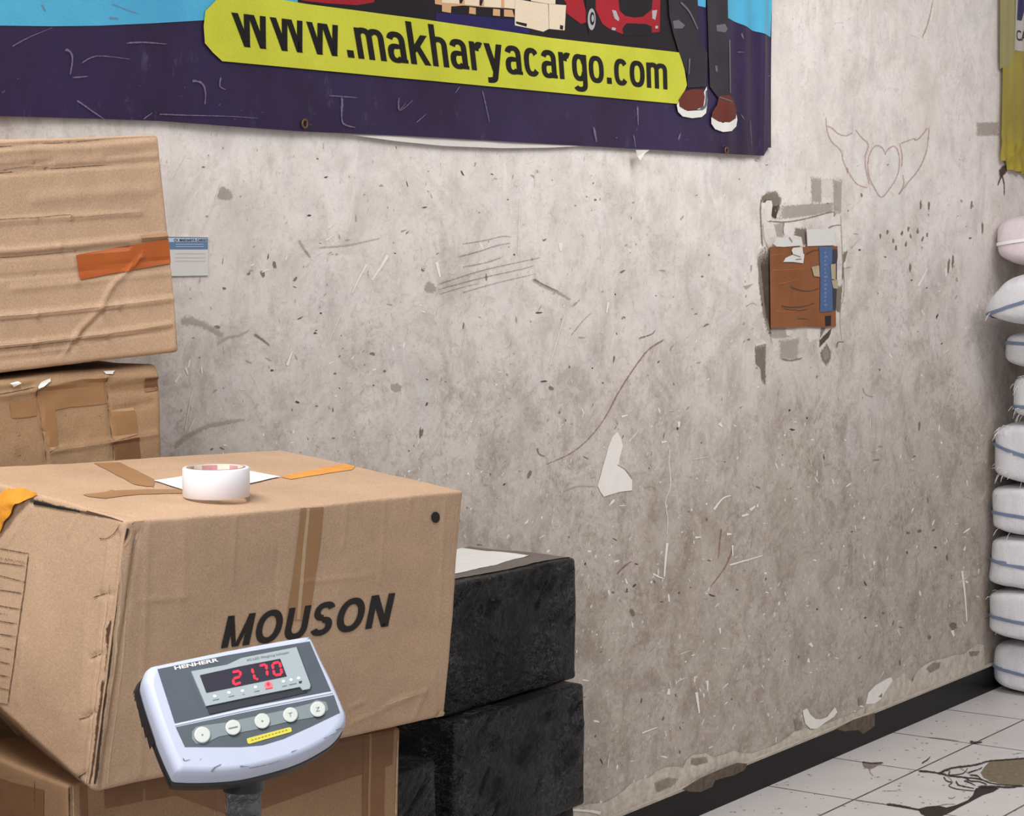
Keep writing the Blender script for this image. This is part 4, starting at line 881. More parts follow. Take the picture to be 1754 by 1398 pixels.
# printed table on the end panel
for pts in [[(-20, 936), (51, 950)], [(51, 950), (43, 1010), (33, 1080), (15, 1207)], [(-20, 960), (46, 972)], [(-20, 980), (44, 999)], [(-20, 1007), (42, 1018)], [(-20, 1034), (39, 1044)], [(-20, 1060), (32, 1068)], [(-20, 1082), (30, 1090)], [(-20, 1104), (26, 1113)], [(-20, 1128), (22, 1138)], [(-20, 1152), (20, 1160)], [(-20, 1174), (18, 1182)], [(-20, 1200), (15, 1207)]]:
    big.dstroke(mb, 'L', pts, 3.0, INK_T, .0012, 3.0, sm=False)
R.seed(3)
x = -6
while x < 44:
    h = R.uniform(3, 7); y = 953 + (x + 6) * .2
    big.dstroke(mb, 'L', [(x, y), (x + 2.5, y + h), (x + 5, y + 1)], 1.8, INK_T, .0013, sm=False); x += 4.2
for pts in [[(0, 1050), (16, 1052)]]: big.dstroke(mb, 'L', pts, 4, INK_T, .0013, sm=False)
# open seam down the corner, its inner shade painted as dark strokes, ragged edges
seam = [(214, 905), (208, 922), (201, 942), (197, 975), (194, 1020), (190, 1062), (186, 1110), (181, 1155), (176, 1200), (171, 1232), (167, 1262), (161, 1300), (156, 1345)]
SEAMG = mat('seam_gap_shade', (58, 43, 32), .9, var=.2); RS_ = random.Random(2); seamj = [(x + RS_.uniform(-2.2, 2.2), y) for x, y in densify(seam, 22)]
big.dstroke(mb, 'F', [(x + 5, y) for x, y in seamj], 6.5, CBE, .0012, 5.5); big.dstroke(mb, 'F', [(x + 4, y) for x, y in seamj], 4.6, SEAMG, .0018, 3.6)
big.dstroke(mb, 'F', [(x + 12, y) for x, y in seamj], 5.0, CBL, .0014, 5.0); big.dstroke(mb, 'F', [(x + 26, y + 4) for x, y in seam], 5.0, CBL, .0012, 5.0)
big.dstroke(mb, 'L', [(x - 9, y) for x, y in seamj[4:]], 5, CBL, .001, 4.0); big.dstroke(mb, 'L', [(x - 2, y) for x, y in seamj[6:]], 5, CBE, .001, 4.0)
for pts in [[(162, 1024), (174, 1019), (190, 1015)], [(155, 1128), (168, 1123), (178, 1118)], [(138, 1233), (150, 1230), (162, 1222)], [(128, 1337), (140, 1330), (152, 1324)], [(172, 924), (186, 923), (200, 912), (208, 898)]]:
    big.dstroke(mb, 'L', pts, 3.4, CBE, .0014, 1.0)
big.dstroke(mb, 'L', [(50, 856), (85, 867), (110, 873), (150, 880), (190, 886), (214, 887)], 13, CBE, .0016, 3); big.dstroke(mb, 'L', [(60, 862), (85, 868), (110, 874), (140, 879)], 7, BLK_, .002, 2)
big.dstroke(mb, 'F', [(226, 898), (234, 893), (246, 893), (250, 890)], 2.5, CBE, .0014, 1.5)
for pts, w in [([(405, 878), (396, 1000)], 1.6), ([(595, 862), (590, 935)], 1.4), ([(322, 990), (328, 998), (345, 990)], 2), ([(728, 1183), (705, 1235)], 1.8), ([(728, 1183), (640, 1213)], 1.5), ([(786, 860), (770, 1010)], 2.5), ([(236, 1032), (430, 1010), (640, 985)], 1.0), ([(706, 853), (703, 885)], 1.6), ([(662, 858), (655, 960)], 1.2), ([(744, 1150), (745, 1215)], 1.2)]:
    big.dstroke(mb, 'F', pts, w, CBL, .001, w * .5)
for q in [[(752, 1216), (765, 1219), (762, 1229), (744, 1232)]]:
    big.dpoly(mb, 'F', q, CBL, .003)
big.dpoly(mb, 'L', [(150, 876), (214, 889), (212, 893), (150, 882)], CBE, .001)
mb.build('carton', bigT, smooth=True)
tb = MB()
big.dpoly(tb, 'F', [(516, 868), (555, 866), (550, 930), (540, 1000), (530, 1060), (490, 1062), (503, 990), (512, 920)], TAPE_B, .0009)
big.dpoly(tb, 'F', [(526, 868), (531, 868), (524, 960), (515, 1060), (509, 1060), (518, 960)], CBL, .0011)
tb.build('brown_tape', bigT, label='brown tape running down the front panel')
tb = MB()
big.dpoly(tb, 'T', [(160, 793), (205, 792), (265, 822), (262, 836), (230, 830)], TAPE_B, .0009)
tb.build('lid_tape', bigT, label='brown tape crossing the lid behind the tape roll')
tb = MB()
big.dpoly(tb, 'T', [(140, 851), (250, 838), (320, 838), (310, 845), (240, 847), (180, 856)], TAPE_B, .0009)
tb.build('lid_tape', bigT, label='thin brown tape near the front of the lid')
tb = MB()
big.dpoly(tb, 'T', [(482, 820), (520, 810), (570, 800), (610, 793), (626, 797), (604, 805), (560, 814), (500, 824)], TAPE_Y, .0009)
tb.build('orange_lid_tape', bigT, label='orange tape on the far side of the lid')
# orange tape crumpled over the left edge
tb = MB()
def crumple(rows, m, mb, amp=.004, sub=6):   # rows of 3d points -> wrinkled sheet
    A = []
    for r in rows:
        rr = []
        for a, b in zip(r, r[1:]):
            for k in range(sub): rr.append(a.lerp(b, k / sub))
        rr.append(r[-1]); A.append(rr)
    B = []
    for a, b in zip(A, A[1:]):
        for k in range(sub): B.append([p.lerp(q, k / sub) for p, q in zip(a, b)])
    B.append(A[-1]); nx = len(B[0]); vs = []
    for r in B:
        for p in r: vs.append(p + noise.noise_vector(p * 45) * amp)
    mb.add(vs, [(j * nx + i, j * nx + i + 1, (j + 1) * nx + i + 1, (j + 1) * nx + i) for j in range(len(B) - 1) for i in range(nx - 1)], m)
def onL(px, py, off): 
    q = big.uv('L', px, py); return Vector(big.surf(np.array([big.q3('L', *q)]))[0] + big.nL * off)
def onT(px, py, off):
    q = big.uv('T', px, py); return Vector(big.surf(np.array([big.q3('T', *q)]))[0] + big.nT * off)
crumple([[onT(-25, 838, .004), onT(12, 840, .006), onT(28, 841, .006), onT(42, 851, .005)],
         [onL(-30, 868, .012), onL(0, 866, .010), onL(22, 864, .010), onL(36, 862, .010)],
         [onL(-30, 900, .010), onL(-5, 895, .008), onL(10, 890, .007), onL(20, 885, .007)],
         [onL(-40, 950, .008), onL(-20, 925, .006), onL(-4, 918, .006), onL(4, 912, .005)]], TAPE_Y, tb, .005)
tb.build('crumpled_orange_tape', bigT, smooth=True, label='bright orange tape crumpled over the left edge')

# --- roll of tape and the label under it, on the carton's lid
def lid_pt(px, py, off=0): return onT(px, py, off)
def top_height(px, py): return onT(px, py, 0)
base = onT(371, 853, 0); base.z = max(onT(371, 853, 0).z, onT(330, 850, 0).z, onT(412, 848, 0).z, onT(371, 866, 0).z) + .001
rr = 57.5 / F * base.y; hh = 50.5 / F * base.y * 1.005
WTAPE = mat('white_tape', (236, 232, 236), .35, .5, var=.02); KORE = mat('cardboard_core', (150, 130, 118), .8, var=.1); PINKP = mat('pink_core_print', (206, 150, 158), .7, var=.15); CREAM = mat('cream_core_lining', (232, 224, 210), .7, var=.05)
tr = thing('tape_roll', base, 'white roll of packing tape standing flat on the large carton', 'tape roll')
m1 = MB(); m1.lathe(base, [(rr - .006, 0), (rr - .001, 0), (rr, .001), (rr + .0004, hh * .5), (rr, hh - .0015), (rr - .0015, hh), (rr - .006, hh), (rr - .006, 0)], WTAPE, seg=96); m1.build('tape', tr, smooth=True)
m1 = MB(); m1.lathe(base, [(rr - .006, .0005), (rr - .006, hh + .0004), (rr - .0085, hh + .0004)], KORE, seg=96); m1.lathe(base, [(rr - .0085, hh + .0004), (rr - .0085, .0005), (rr - .006, .0005)], CREAM, seg=96)
for a0_, a1_, m_ in [(95, 128, PINKP), (45, 68, PINKP), (150, 165, PINKP)]:
    v = []; k = 8
    for i in range(k + 1):
        t = math.radians(a0_ + (a1_ - a0_) * i / k); rad = rr - .0088
        for zq in (hh * .55, hh * .97): v.append(base + V3((math.cos(t) * rad, math.sin(t) * rad, zq)))
    m1.add(v, [(2 * i, 2 * i + 2, 2 * i + 3, 2 * i + 1) for i in range(k)], m_)
m1.build('core', tr, label='cream lined core with pink print')
pp = [(262, 824), (340, 848), (481, 820.5), (408, 807)]
lp = MB(); W_P = mat('white_label_paper', (240, 240, 242), .5, var=.01)
c4 = [onT(*p, .0022) for p in pp]; n_ = 8; g = []
for j in range(n_ + 1):
    for i in range(n_ + 1):
        x, y = i / n_, j / n_; X = (pp[0][0] * (1 - x) + pp[1][0] * x) * (1 - y) + (pp[3][0] * (1 - x) + pp[2][0] * x) * y; Y = (pp[0][1] * (1 - x) + pp[1][1] * x) * (1 - y) + (pp[3][1] * (1 - x) + pp[2][1] * x) * y
        g.append(onT(X, Y, .0022))
lp.add(g, [(j * (n_ + 1) + i, j * (n_ + 1) + i + 1, (j + 1) * (n_ + 1) + i + 1, (j + 1) * (n_ + 1) + i) for j in range(n_) for i in range(n_)], W_P)
o = lp.build('paper_label', loc=c4[0]); o['label'] = 'plain white paper label lying under the tape roll'; o['category'] = 'label'

# --- cartons under the big one (standing on the weighing platform)
lz = zbot - .007; PT = 0.105
E1 = V3((.707, .707, 0)); E2 = V3((-.707, .707, 0))
l0 = PZ(116, 1346, lz); l1 = PZ(686, 1245, lz)
def plainbox(name, fl, fr, z0, z1, back, m, label, grp=None, step=.012, seed=0, lean=(0, 0), creases=()):
    fl_b = V3((fl.x, fl.y, z0)); fr_b = V3((fr.x + lean[0], fr.y + lean[1], z0)); fl_t = V3((fl.x, fl.y, z1)); fr_t = V3((fr.x, fr.y, z1))
    c = Carton(corners(fl_b, fr_b, fl_t, fr_t, back), r=.006, amp=.0022, freq=5, step=step, seed=seed)
    t = thing('cardboard_box', (fl_b + fr_b) / 2, label, 'box', grp); return c, t
e1 = (V3((l1.x, l1.y, 0)) - V3((l0.x, l0.y, 0))).normalized(); l1 = l0 + e1 * ((l1 - l0).length)
e2 = V3((-e1.y, e1.x, 0))
low, lowT = plainbox('b', l0, l1, lz - .34, lz, e2 * .33, CB3, 'taped brown carton directly under the large marked carton', seed=3, lean=(-.006, 0), step=.008)
for pts in [[(122, 1352), (122, 1440)], [(370, 1300), (368, 1398)], [(245, 1350), (247, 1398)]]: low.crease('F', pts, .003, -.002)
mb = MB(); low.mesh(mb, CB3)
low.dstroke(mb, 'F', [(126, 1346), (127, 1440)], 2.5, CBL, .001); low.dstroke(mb, 'F', [(119, 1346), (119, 1440)], 7, CBE, .0008)
low.dstroke(mb, 'F', [(369, 1300), (367, 1420)], 3, CBL, .001)
low.dstroke(mb, 'F', [(681, 1262), (678, 1398)], 4, CBL, .001)
low.dstroke(mb, 'L', [(60, 1420), (62, 1335)], 2, CBE, .001)
mb.build('carton', lowT, smooth=True)
tb = MB()
low.dpoly(tb, 'F', [(180, 1330), (370, 1290), (500, 1270), (674, 1240), (672, 1308), (600, 1331), (453, 1384), (400, 1400), (300, 1362), (240, 1372), (180, 1385)], TAPE_D, .0010)
low.dpoly(tb, 'F', [(622, 1240), (660, 1240), (658, 1420), (622, 1420)], TAPE_D, .0013)
low.dpoly(tb, 'F', [(632, 1240), (636, 1240), (634, 1420), (630, 1420)], TAPE_B, .0016)
low.dpoly(tb, 'F', [(138, 1345), (150, 1345), (150, 1430), (138, 1430)], TAPE_D, .0012)
tb.build('brown_tape', lowT)
tb = MB()
low.dpoly(tb, 'L', [(-40, 1320), (20, 1338), (78, 1352), (76, 1420), (-40, 1420)], TAPE_D, .0010)
tb.build('side_tape', lowT)
low2, low2T = plainbox('b', l0 + e2 * .01, l1 + e2 * .01, PT + .004, lz - .344, e2 * .31, CB2, 'plain brown carton at the foot of the stack on the weighing platform', seed=5)
mb = MB(); low2.mesh(mb, CB2); mb.build('carton', low2T, smooth=True)

nbk = V3((-.735, 2.76, 0)) + E2 * .40  # unseen carton added to keep daylight off the big carton's crushed corner
nc = Carton(corners(nbk - E2 * .40 - E1 * .42, nbk - E2 * .40, nbk - E2 * .40 - E1 * .42 + Z * 1.02, nbk - E2 * .40 + Z * 1.02, E2 * .40), r=.006, amp=.002, step=.03, seed=31)
for k_ in nc.c: nc.c[k_] = nc.c[k_] + np.array((0, 0, .002))
nt = thing('cardboard_box', nbk - E2 * .2 - E1 * .2, 'unseen tall carton added to shade the lower left of the large marked carton', 'box')
mb = MB(); nc.mesh(mb, CB3); mb.build('carton', nt, smooth=True)
# --- stack behind: dented carton leaning on a taped one
tBR = P(309, 603, 3.77); tTR = P(271, 231, 3.775); tBL = P(-150, 659, 3.40); tTL = P(-150, 243, 3.405)
bkv = N * .195
top = Carton(corners(tBL, tBR, tTL, tTR, bkv), r=.007, amp=.003, freq=4, step=.0045, seed=7)
for pts, w, d in [([(-20, 253), (60, 246), (120, 243), (268, 234)], .0025, -.003), ([(-20, 298), (80, 289), (270, 277)], .003, -.004), ([(-20, 290), (60, 280), (90, 275)], .003, -.003), ([(180, 268), (268, 258)], .003, -.002), ([(-20, 380), (60, 374), (120, 371), (240, 366)], .0035, .003), ([(-20, 432), (100, 422), (296, 404)], .004, .004), ([(-20, 443), (130, 430), (220, 424)], .003, -.003), ([(-20, 477), (60, 470), (295, 446)], .003, -.002),
                  ([(-20, 545), (60, 538), (200, 523), (303, 511)], .004, .0045), ([(-20, 552), (80, 540), (200, 528)], .003, -.002), ([(-20, 596), (60, 588), (180, 573), (293, 556)], .004, .004), ([(-20, 603), (60, 595), (180, 580), (290, 563)], .003, -.003), ([(-20, 620), (100, 608), (110, 600)], .003, -.002), ([(112, 600), (130, 572), (170, 528), (190, 490), (240, 440)], .004, .003), ([(120, 602), (142, 570), (180, 530)], .004, -.0025), ([(290, 420), (300, 595)], .003, .002), ([(292, 500), (296, 560)], .003, -.002),
                  ([(-20, 262), (50, 256), (150, 254), (260, 244)], .003, .002), ([(60, 340), (260, 325)], .010, .002), ([(20, 495), (130, 484), (290, 468)], .004, .002)]:
    top.crease('F', pts, w, d)
topT = thing('cardboard_box', (tBL + tBR) / 2, 'dented carton with an orange-red tape strip, uppermost of the stack by the wall', 'box')
mb = MB(); top.mesh(mb, CB1)
for pts, w, m in [([(-20, 253), (60, 246), (120, 243), (180, 238)], 2, CBE), ([(-20, 298), (80, 289), (270, 277)], 2, CBE), ([(0, 292), (50, 284), (92, 288)], 1.4, CBE), ([(-20, 443), (130, 430)], 1.6, CBE), ([(-20, 437), (100, 427), (290, 407)], 1.2, CBL), ([(-20, 543), (60, 536), (200, 521), (303, 509)], 1.4, CBL), ([(-20, 594), (60, 586), (180, 571), (293, 554)], 1.4, CBL), ([(-20, 600), (60, 592), (180, 577)], 1.4, CBE), ([(115, 598), (135, 568), (172, 526), (192, 490), (240, 438)], 1.5, CBL), ([(-20, 376), (60, 371), (118, 367), (125, 372), (240, 364)], 1.2, CBE), ([(110, 617), (112, 600), (135, 590), (293, 556), (292, 512)], 1.2, CBL), ([(60, 634), (180, 618), (308, 600)], 1.5, CBL), ([(-20, 638), (60, 632)], 1.5, CBL)]:
    top.dstroke(mb, 'F', pts, w, m, .001, w * .5)
mb.build('carton', topT, smooth=True)
tb = MB(); top.dpoly(tb, 'F', [(128, 436), (180, 428), (294, 409), (301, 450), (200, 467), (134, 479)], TAPE_O, .0022); tb.build('orange_tape', topT, label='orange-red tape strip on the front')
tb = MB(); top.dpoly(tb, 'F', [(238, 404), (294, 398), (295, 408), (240, 415)], TAPE_B, .001); tb.build('brown_tape', topT)

sTR = P(272, 622, 3.76); sBR = P(293, 965, 3.76); sTL = P(-150, 668, 3.39); sBL = P(-150, 1030, 3.39); zb2 = min(sBR.z, sBL.z)
sBR.z = sBL.z = zb2
sec = Carton(corners(sBL, sBR, sTL, sTR, N * .20), r=.012, amp=.0045, freq=6, step=.005, seed=9)
for pts, w, d in [([(-20, 680), (60, 668), (180, 645), (270, 640)], .005, .005), ([(-20, 672), (60, 662)], .005, -.005), ([(180, 640), (186, 700), (190, 790)], .003, -.003), ([(62, 668), (72, 740), (80, 795)], .003, -.003), ([(85, 775), (190, 757), (270, 742)], .003, .003), ([(190, 705), (260, 690)], .003, -.003), ([(185, 655), (270, 645)], .004, .004), ([(190, 672), (275, 665)], .003, -.003)]:
    sec.crease('F', pts, w, d)
secT = thing('cardboard_box', (sBL + sBR) / 2, 'brown taped carton with crushed top edge, second in the stack by the wall', 'box')
mb = MB(); sec.mesh(mb, CB2)
for pts, w, m in [([(85, 775), (190, 757), (270, 742)], 1.5, CBL), ([(60, 668), (66, 700), (71, 740), (80, 795)], 3, CBE), ([(62, 660), (64, 690), (68, 712)], 2.5, SMUDGE_L), ([(181, 645), (186, 700), (192, 790)], 2, CBE), ([(-20, 678), (60, 664)], 2.5, CBE)]:
    sec.dstroke(mb, 'F', pts, w, m, .001, w * .6)
for y0, x0, k in [(725, 26, 6), (720, 24, 6)]:
    for i in range(k): sec.dstroke(mb, 'F', [(x0 - i * .6, y0 + i * 12), (x0 + 10 - i * .6, y0 - 3 + i * 12)], 2.2, INK_T, .001)
for x, y in [(112, 715), (116, 722), (138, 714), (173, 692), (174, 699), (175, 706), (168, 714), (45, 768), (40, 790)]: sec.dstroke(mb, 'F', [(x - 3, y), (x + 3, y - 1)], 2, INK_T, .001)
mb.build('carton', secT, smooth=True)
for q, m, lb_ in [([(62, 668), (180, 642), (183, 692), (118, 700), (92, 705), (97, 768), (82, 776), (70, 735)], TAPE_B, 'brown tape frame'), ([(184, 705), (228, 698), (234, 745), (192, 756)], TAPE_B, None), ([(190, 758), (236, 750), (242, 800), (196, 800)], TAPE_D, None), ([(14, 690), (60, 684), (60, 714), (18, 718)], TAPE_B, None), ([(245, 648), (272, 645), (274, 668), (248, 672)], TAPE_D, None)]:
    tb = MB(); sec.dpoly(tb, 'F', q, m, .0011); tb.build('brown_tape', secT)
W_SH = mat('white_peeled_film', (232, 226, 220), .3, .6, var=.05, bump=.5, bscale=60)
for q in [[(15, 655), (30, 650), (34, 656), (22, 663)], [(68, 656), (84, 650), (84, 655), (70, 664), (58, 668)], [(178, 632), (198, 628), (190, 640), (180, 640)], [(276, 636), (282, 640), (280, 648)]]:
    tb = MB(); sec.dpoly(tb, 'F', q, W_SH, .004); tb.build('torn_film', secT, label='shiny scrap of torn clear film')
zq = zb2 - .003
for i, (z1_, z0_) in enumerate([(zq, .505), (.502, .0015)]):
    c, t = plainbox('b', sBL + N * .004, sBR + N * .004, z0_, z1_, N * .195, CB2, ['plain carton hidden below the taped carton of the wall stack', 'carton on the floor at the bottom of the wall stack'][i], seed=12 + i, step=.03)
    mb = MB(); c.mesh(mb, CB3); mb.build('carton', t, smooth=True)

# ------------------------------------------------------------------ black wrapped parcels
def film(name, rgb=(6, 6, 8), rough=.22):
    m = bpy.data.materials.new(name); m.use_nodes = True; t = NT(m)
    w1 = t.noise(20, 7, .6, t.mapping((1, 1, 2.2), (.5, .4, .3)), 1.6); w2 = t.noise(90, 5, .6, t.mapping((1, 1, .6), (0, .6, .2)), 1.0)
    base = t.mix(t.ramp(w1, .35, .7), lin(rgb), lin(tuple(v + 12 for v in rgb)))
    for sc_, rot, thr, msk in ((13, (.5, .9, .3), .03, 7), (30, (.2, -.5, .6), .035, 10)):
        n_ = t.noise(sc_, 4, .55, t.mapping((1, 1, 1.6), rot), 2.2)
        rdg = t.ramp(t.math('ABSOLUTE', t.math('SUBTRACT', n_, .5)), 0, thr, 1, 0)  # dusty scratches plus crease highlights painted as pale streaks in the base colour
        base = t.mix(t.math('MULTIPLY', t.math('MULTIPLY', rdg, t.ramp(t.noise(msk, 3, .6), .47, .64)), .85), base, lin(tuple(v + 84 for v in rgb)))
    t.l(base, t.b.inputs['Base Color'])
    t.b.inputs['Roughness'].default_value = rough; t.b.inputs['Specular IOR Level'].default_value = .24
    h = t.math('ADD', t.math('MULTIPLY', w1, 1.6), t.math('MULTIPLY', w2, .7))
    t.bump(h, 1.0, .022)
    return m
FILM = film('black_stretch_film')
FILM_G = mat('grey_film_fold', (92, 84, 78), .35, .5, var=.12, bump=.4, bscale=50)
def parcel(fr, depth, L, z0, z1, seed, label, extra=None):
    """fr = front right corner (x, y)"""
    FR = V3((fr.x, fr.y, z0)); FL = FR - U * L
    c = Carton(corners(FL, FR, FL + Z * (z1 - z0), FR + Z * (z1 - z0), N * depth), r=.009, amp=.0035, freq=9, step=.006, seed=seed)
    t = thing('wrapped_parcel', (FL + FR) / 2, label, 'parcel', 'black wrapped parcels')
    R3 = random.Random(seed)
    for i in range(34):
        u = R3.random(); v = R3.random(); a = R3.uniform(.3, 1.3); l = R3.uniform(.05, .2)
        c.cr['F'].append((u, v, u + l * math.cos(a), v + l * math.sin(a), R3.uniform(.003, .006), R3.choice([-1, 1]) * R3.uniform(.0015, .0035)))
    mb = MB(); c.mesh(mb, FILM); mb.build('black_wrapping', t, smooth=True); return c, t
f1 = P(990, 955, 4.75); zt1 = f1.z; zm = PZ(992, 1162, 0); 
z_a = 1.545 - (1.545 - 0) * 0; 
def z_at(px, py, d): return P(px, py, d).z
z12 = z_at(992, 1163, 4.75); z23 = z_at(1006, 1381, 4.72)
up, upT = parcel(P(988, 955, 4.75), .285, .475, z12 + .002, zt1, 21, 'black film wrapped parcel with a white label on top, uppermost of its stack')
f2 = P(1003, 1165, 4.72); mid_, midT = parcel(f2, .30, .475, z23 + .002, z12 - .002, 22, 'black film wrapped parcel in the middle of the black stack')
f3 = P(984, 1398, 4.74); bt, btT = parcel(f3, .26, .46, .002, z23 - .002, 23, 'black wrapped parcel on the floor, bottom of the black stack')
f4 = P(748, 1302, 4.15); sm, smT = parcel(f4, .22, .32, .002, f4.z, 24, 'small black wrapped parcel between the cartons and the black stack')
tb = MB()
up.dpoly(tb, 'T', [(700, 1000), (776, 985), (846, 970), (908, 953), (785, 940), (700, 935)], PAPER, .0020); tb.build('white_label', upT, label='white paper label')
tb = MB()
up.dpoly(tb, 'T', [(700, 1010), (776, 993), (985, 953), (910, 953), (846, 970), (776, 985), (700, 1000)], FILM_G, .0014)
up.dpoly(tb, 'T', [(700, 935), (785, 940), (910, 953), (985, 953), (790, 934), (700, 926)], FILM_G, .0014)
tb.build('grey_film_border', upT)

# ------------------------------------------------------------------ weighing scale
PLD = 2.90
poleP = P(417, 1360, PLD); pole_xy = V3((poleP.x, poleP.y, 0))
sc_o = thing('weighing_scale', pole_xy, 'platform weighing scale with a white tilted indicator showing red digits', 'scale')
STEEL = mat('brushed_steel', (150, 152, 155), .35, metal=.8, var=.05); DKM = mat('black_plastic', (30, 31, 34), .45, .5, var=.1); WPL = mat('white_plastic', (192, 199, 220), .38, .5, var=.02, bump=.1, bscale=30)
# platform
fc = l0 + (l1 - l0) * .5; front_gap = (V3((poleP.x, poleP.y, 0)) - V3((l0.x, l0.y, 0))).dot(-e2)
along = (V3((poleP.x, poleP.y, 0)) - V3((l0.x, l0.y, 0))).dot(e1)
pc = V3((l0.x, l0.y, 0)) + e1 * max(.30, along) + e2 * (-(front_gap - .05) / 2 + .16)
hl = (front_gap - .05) / 2 + .16
mb = MB(); mb.box(pc + Z * (PT - .012), e1 * .27, e2 * hl, Z * .012, STEEL); mb.build('platform', sc_o)
mb = MB(); mb.box(pc + Z * (PT - .045), e1 * .25, e2 * (hl - .02), Z * .021, DKM); mb.box(pc - e2 * (hl + .02) + Z * (PT - .045), e1 * .04, e2 * .05, Z * .02, DKM)
mb.build('base_frame', sc_o)
for i in (-1, 1):
    for j in (-1, 1):
        mb = MB(); c = pc + e1 * (.22 * i) + e2 * ((hl - .05) * j); mb.lathe(c, [(0, .001), (.02, .001), (.022, .006), (.015, .02), (.01, PT - .066)], DKM, seg=20); mb.build('foot', sc_o, smooth=True)
# indicator plane
yaw = math.radians(3); roll = math.radians(9.6); elev = math.radians(38)
nrm = V3((math.sin(.40) * math.cos(elev), -math.cos(.40) * math.cos(elev), math.sin(elev))).normalized()
IC = P(425, 1205, PLD - .04)
px_u = None
def ip(px, py, off=0.0):
    r = ray(px, py); o = V3((0, 0, H)); c = IC + nrm * off
    return o + r * ((c - o).dot(nrm) / r.dot(nrm))
def ioff(p, off): return p + nrm * off
zi = lambda pts: z2(pts, 4.135, 220, 1060)     # zoom 220..620 x 1060..1398
outline = zi([(190, 322), (160, 330), (125, 355), (100, 400), (92, 440)]) # upper left rounding
front = zi([(205, 318), (700, 215), (1240, 118), (1290, 122), (1315, 150), (1370, 270), (1450, 430), (1540, 640), (1552, 690), (1545, 740), (1500, 800), (1440, 850), (1300, 930), (1150, 990), (950, 1045), (800, 1075), (650, 1088), (500, 1092), (380, 1088), (345, 1080), (325, 1050), (250, 880), (170, 660), (115, 480), (108, 420), (125, 360), (155, 330)])
def dense(poly, k=3):
    return smooth_line(poly + [poly[0]], k)[:-1]
fr_ = dense(front, 3); n_ = len(fr_); P0 = [ip(*p) for p in fr_]; cc = sum(P0, V3((0, 0, 0))) / n_
def ring(scale, off): return [ioff(cc + (p - cc) * scale, off) for p in P0]
mb = MB()
rings = [ring(.90, .0005), ring(.955, 0.0), ring(.985, -.004), ring(1.0, -.011), ring(1.0, -.030)]
vs = [p for r in rings for p in r]; fs = []
for k in range(len(rings) - 1):
    for i in range(n_): fs.append((k * n_ + i, k * n_ + (i + 1) % n_, (k + 1) * n_ + (i + 1) % n_, (k + 1) * n_ + i))
mb.add(vs, fs, WPL); mb.add(rings[0], [tuple(range(n_))], WPL)
SCUF = mat('dark_scuff', (92, 90, 98), .6, soft=.85)
for pts, w in [([(385, 985), (400, 1005), (440, 995)], 2), ([(585, 1088), (610, 1055), (660, 1030)], 2.6), ([(790, 1045), (860, 1048)], 2), ([(505, 1000), (520, 990)], 1.6), ([(1470, 790), (1520, 770)], 2), ([(330, 940), (340, 935)], 2), ([(1150, 945), (1200, 925)], 1.6), ([(1380, 850), (1470, 810), (1530, 775)], 1.6), ([(850, 1060), (1000, 1030), (1090, 1000)], 2)]:
    v, f, fd = stroke3(densify(smooth_line(zi(pts)) if len(pts) > 2 else zi(pts), 2), w, .8); mb.add([ip(*p, .0014) for p in v], f, SCUF, fd)
housing = mb.build('housing', sc_o, smooth=True, label='white plastic front housing')
mb = MB(); rings = [ring(.985, -.030), ring(1.01, -.031), ring(1.015, -.040), ring(.97, -.058), ring(.80, -.062)]
vs = [p for r in rings for p in r]; mb.add(vs, fs, DKM); mb.add(rings[-1], [tuple(range(n_ - 1, -1, -1))], DKM)
# jagged scraps of black tape on the left flank
R.seed(12)
for i in range(9):
    t = i / 8; a = P0[int(n_ * (.80 + .10 * t)) % n_]; b = P0[int(n_ * (.80 + .10 * t) + 2) % n_]
    o1 = (a - cc) * .012; mb.add([ioff(a + o1, -.026), ioff(b + o1, -.024), ioff(b + (b - cc) * .03, -.04), ioff(a + (a - cc) * (.03 + R.random() * .02), -.046)], [(0, 1, 2, 3)], DKM)
mb.build('rear_shell', sc_o, smooth=True, label='black rear shell with ragged tape')
# faceplate
PNL = mat('grey_blue_faceplate', (86, 93, 103), .3, .5, var=.06); PNL2 = mat('slate_keypad_panel', (88, 97, 104), .4, .3, var=.05); BAND = mat('pale_grey_keypad_band', (132, 143, 148), .35, .5); BEZ = mat('pale_blue_bezel', (166, 178, 182), .35, .5); WIN = mat('smoked_display_window', (58, 56, 68), .25, .4)
DARKS = mat('charcoal_ledge', (52, 56, 62), .4); KEY = mat('cream_key', (205, 211, 205), .4); YLB = mat('yellow_label', (214, 204, 80), .5); GREY_T = mat('grey_print_small', (120, 128, 134), .5); LED = emis('red_led', (255, 64, 86), 1.15); LED.node_tree.nodes['Principled BSDF'].inputs['Specular IOR Level'].default_value = .1
for l_ in list(LED.node_tree.links):
    if l_.to_socket.name == 'Base Color': LED.node_tree.links.remove(l_)
LED.node_tree.nodes['Principled BSDF'].inputs['Base Color'].default_value = (.10, .005, .01, 1); LEDG = emis('red_led_glow', (235, 120, 130), .15)
SILV = mat('silver_line', (206, 214, 222), .3, .6)
def lay(px, off, m, mb, thick=0):
    v = [ip(*p, off) for p in px]
    if thick:
        w = [ip(*p, 0) for p in px]; w = [p - nrm * (0) for p in w]; w = [q - nrm * thick for q in v]; k = len(px)
        mb.add(v + w, [tuple(range(k))] + [(i, (i + 1) % k, k + (i + 1) % k, k + i) for i in range(k)], m)
    else: mb.poly(v, m)
mb = MB()
lay(zi([(205, 357), (700, 258), (1283, 160), (1435, 512), (800, 632), (330, 745)]), .0010, PNL, mb, .001)
lay(zi([(335, 768), (800, 668), (1455, 540), (1498, 665), (1300, 760), (1100, 850), (950, 895), (800, 908), (400, 908)]), .0010, PNL2, mb, .001)
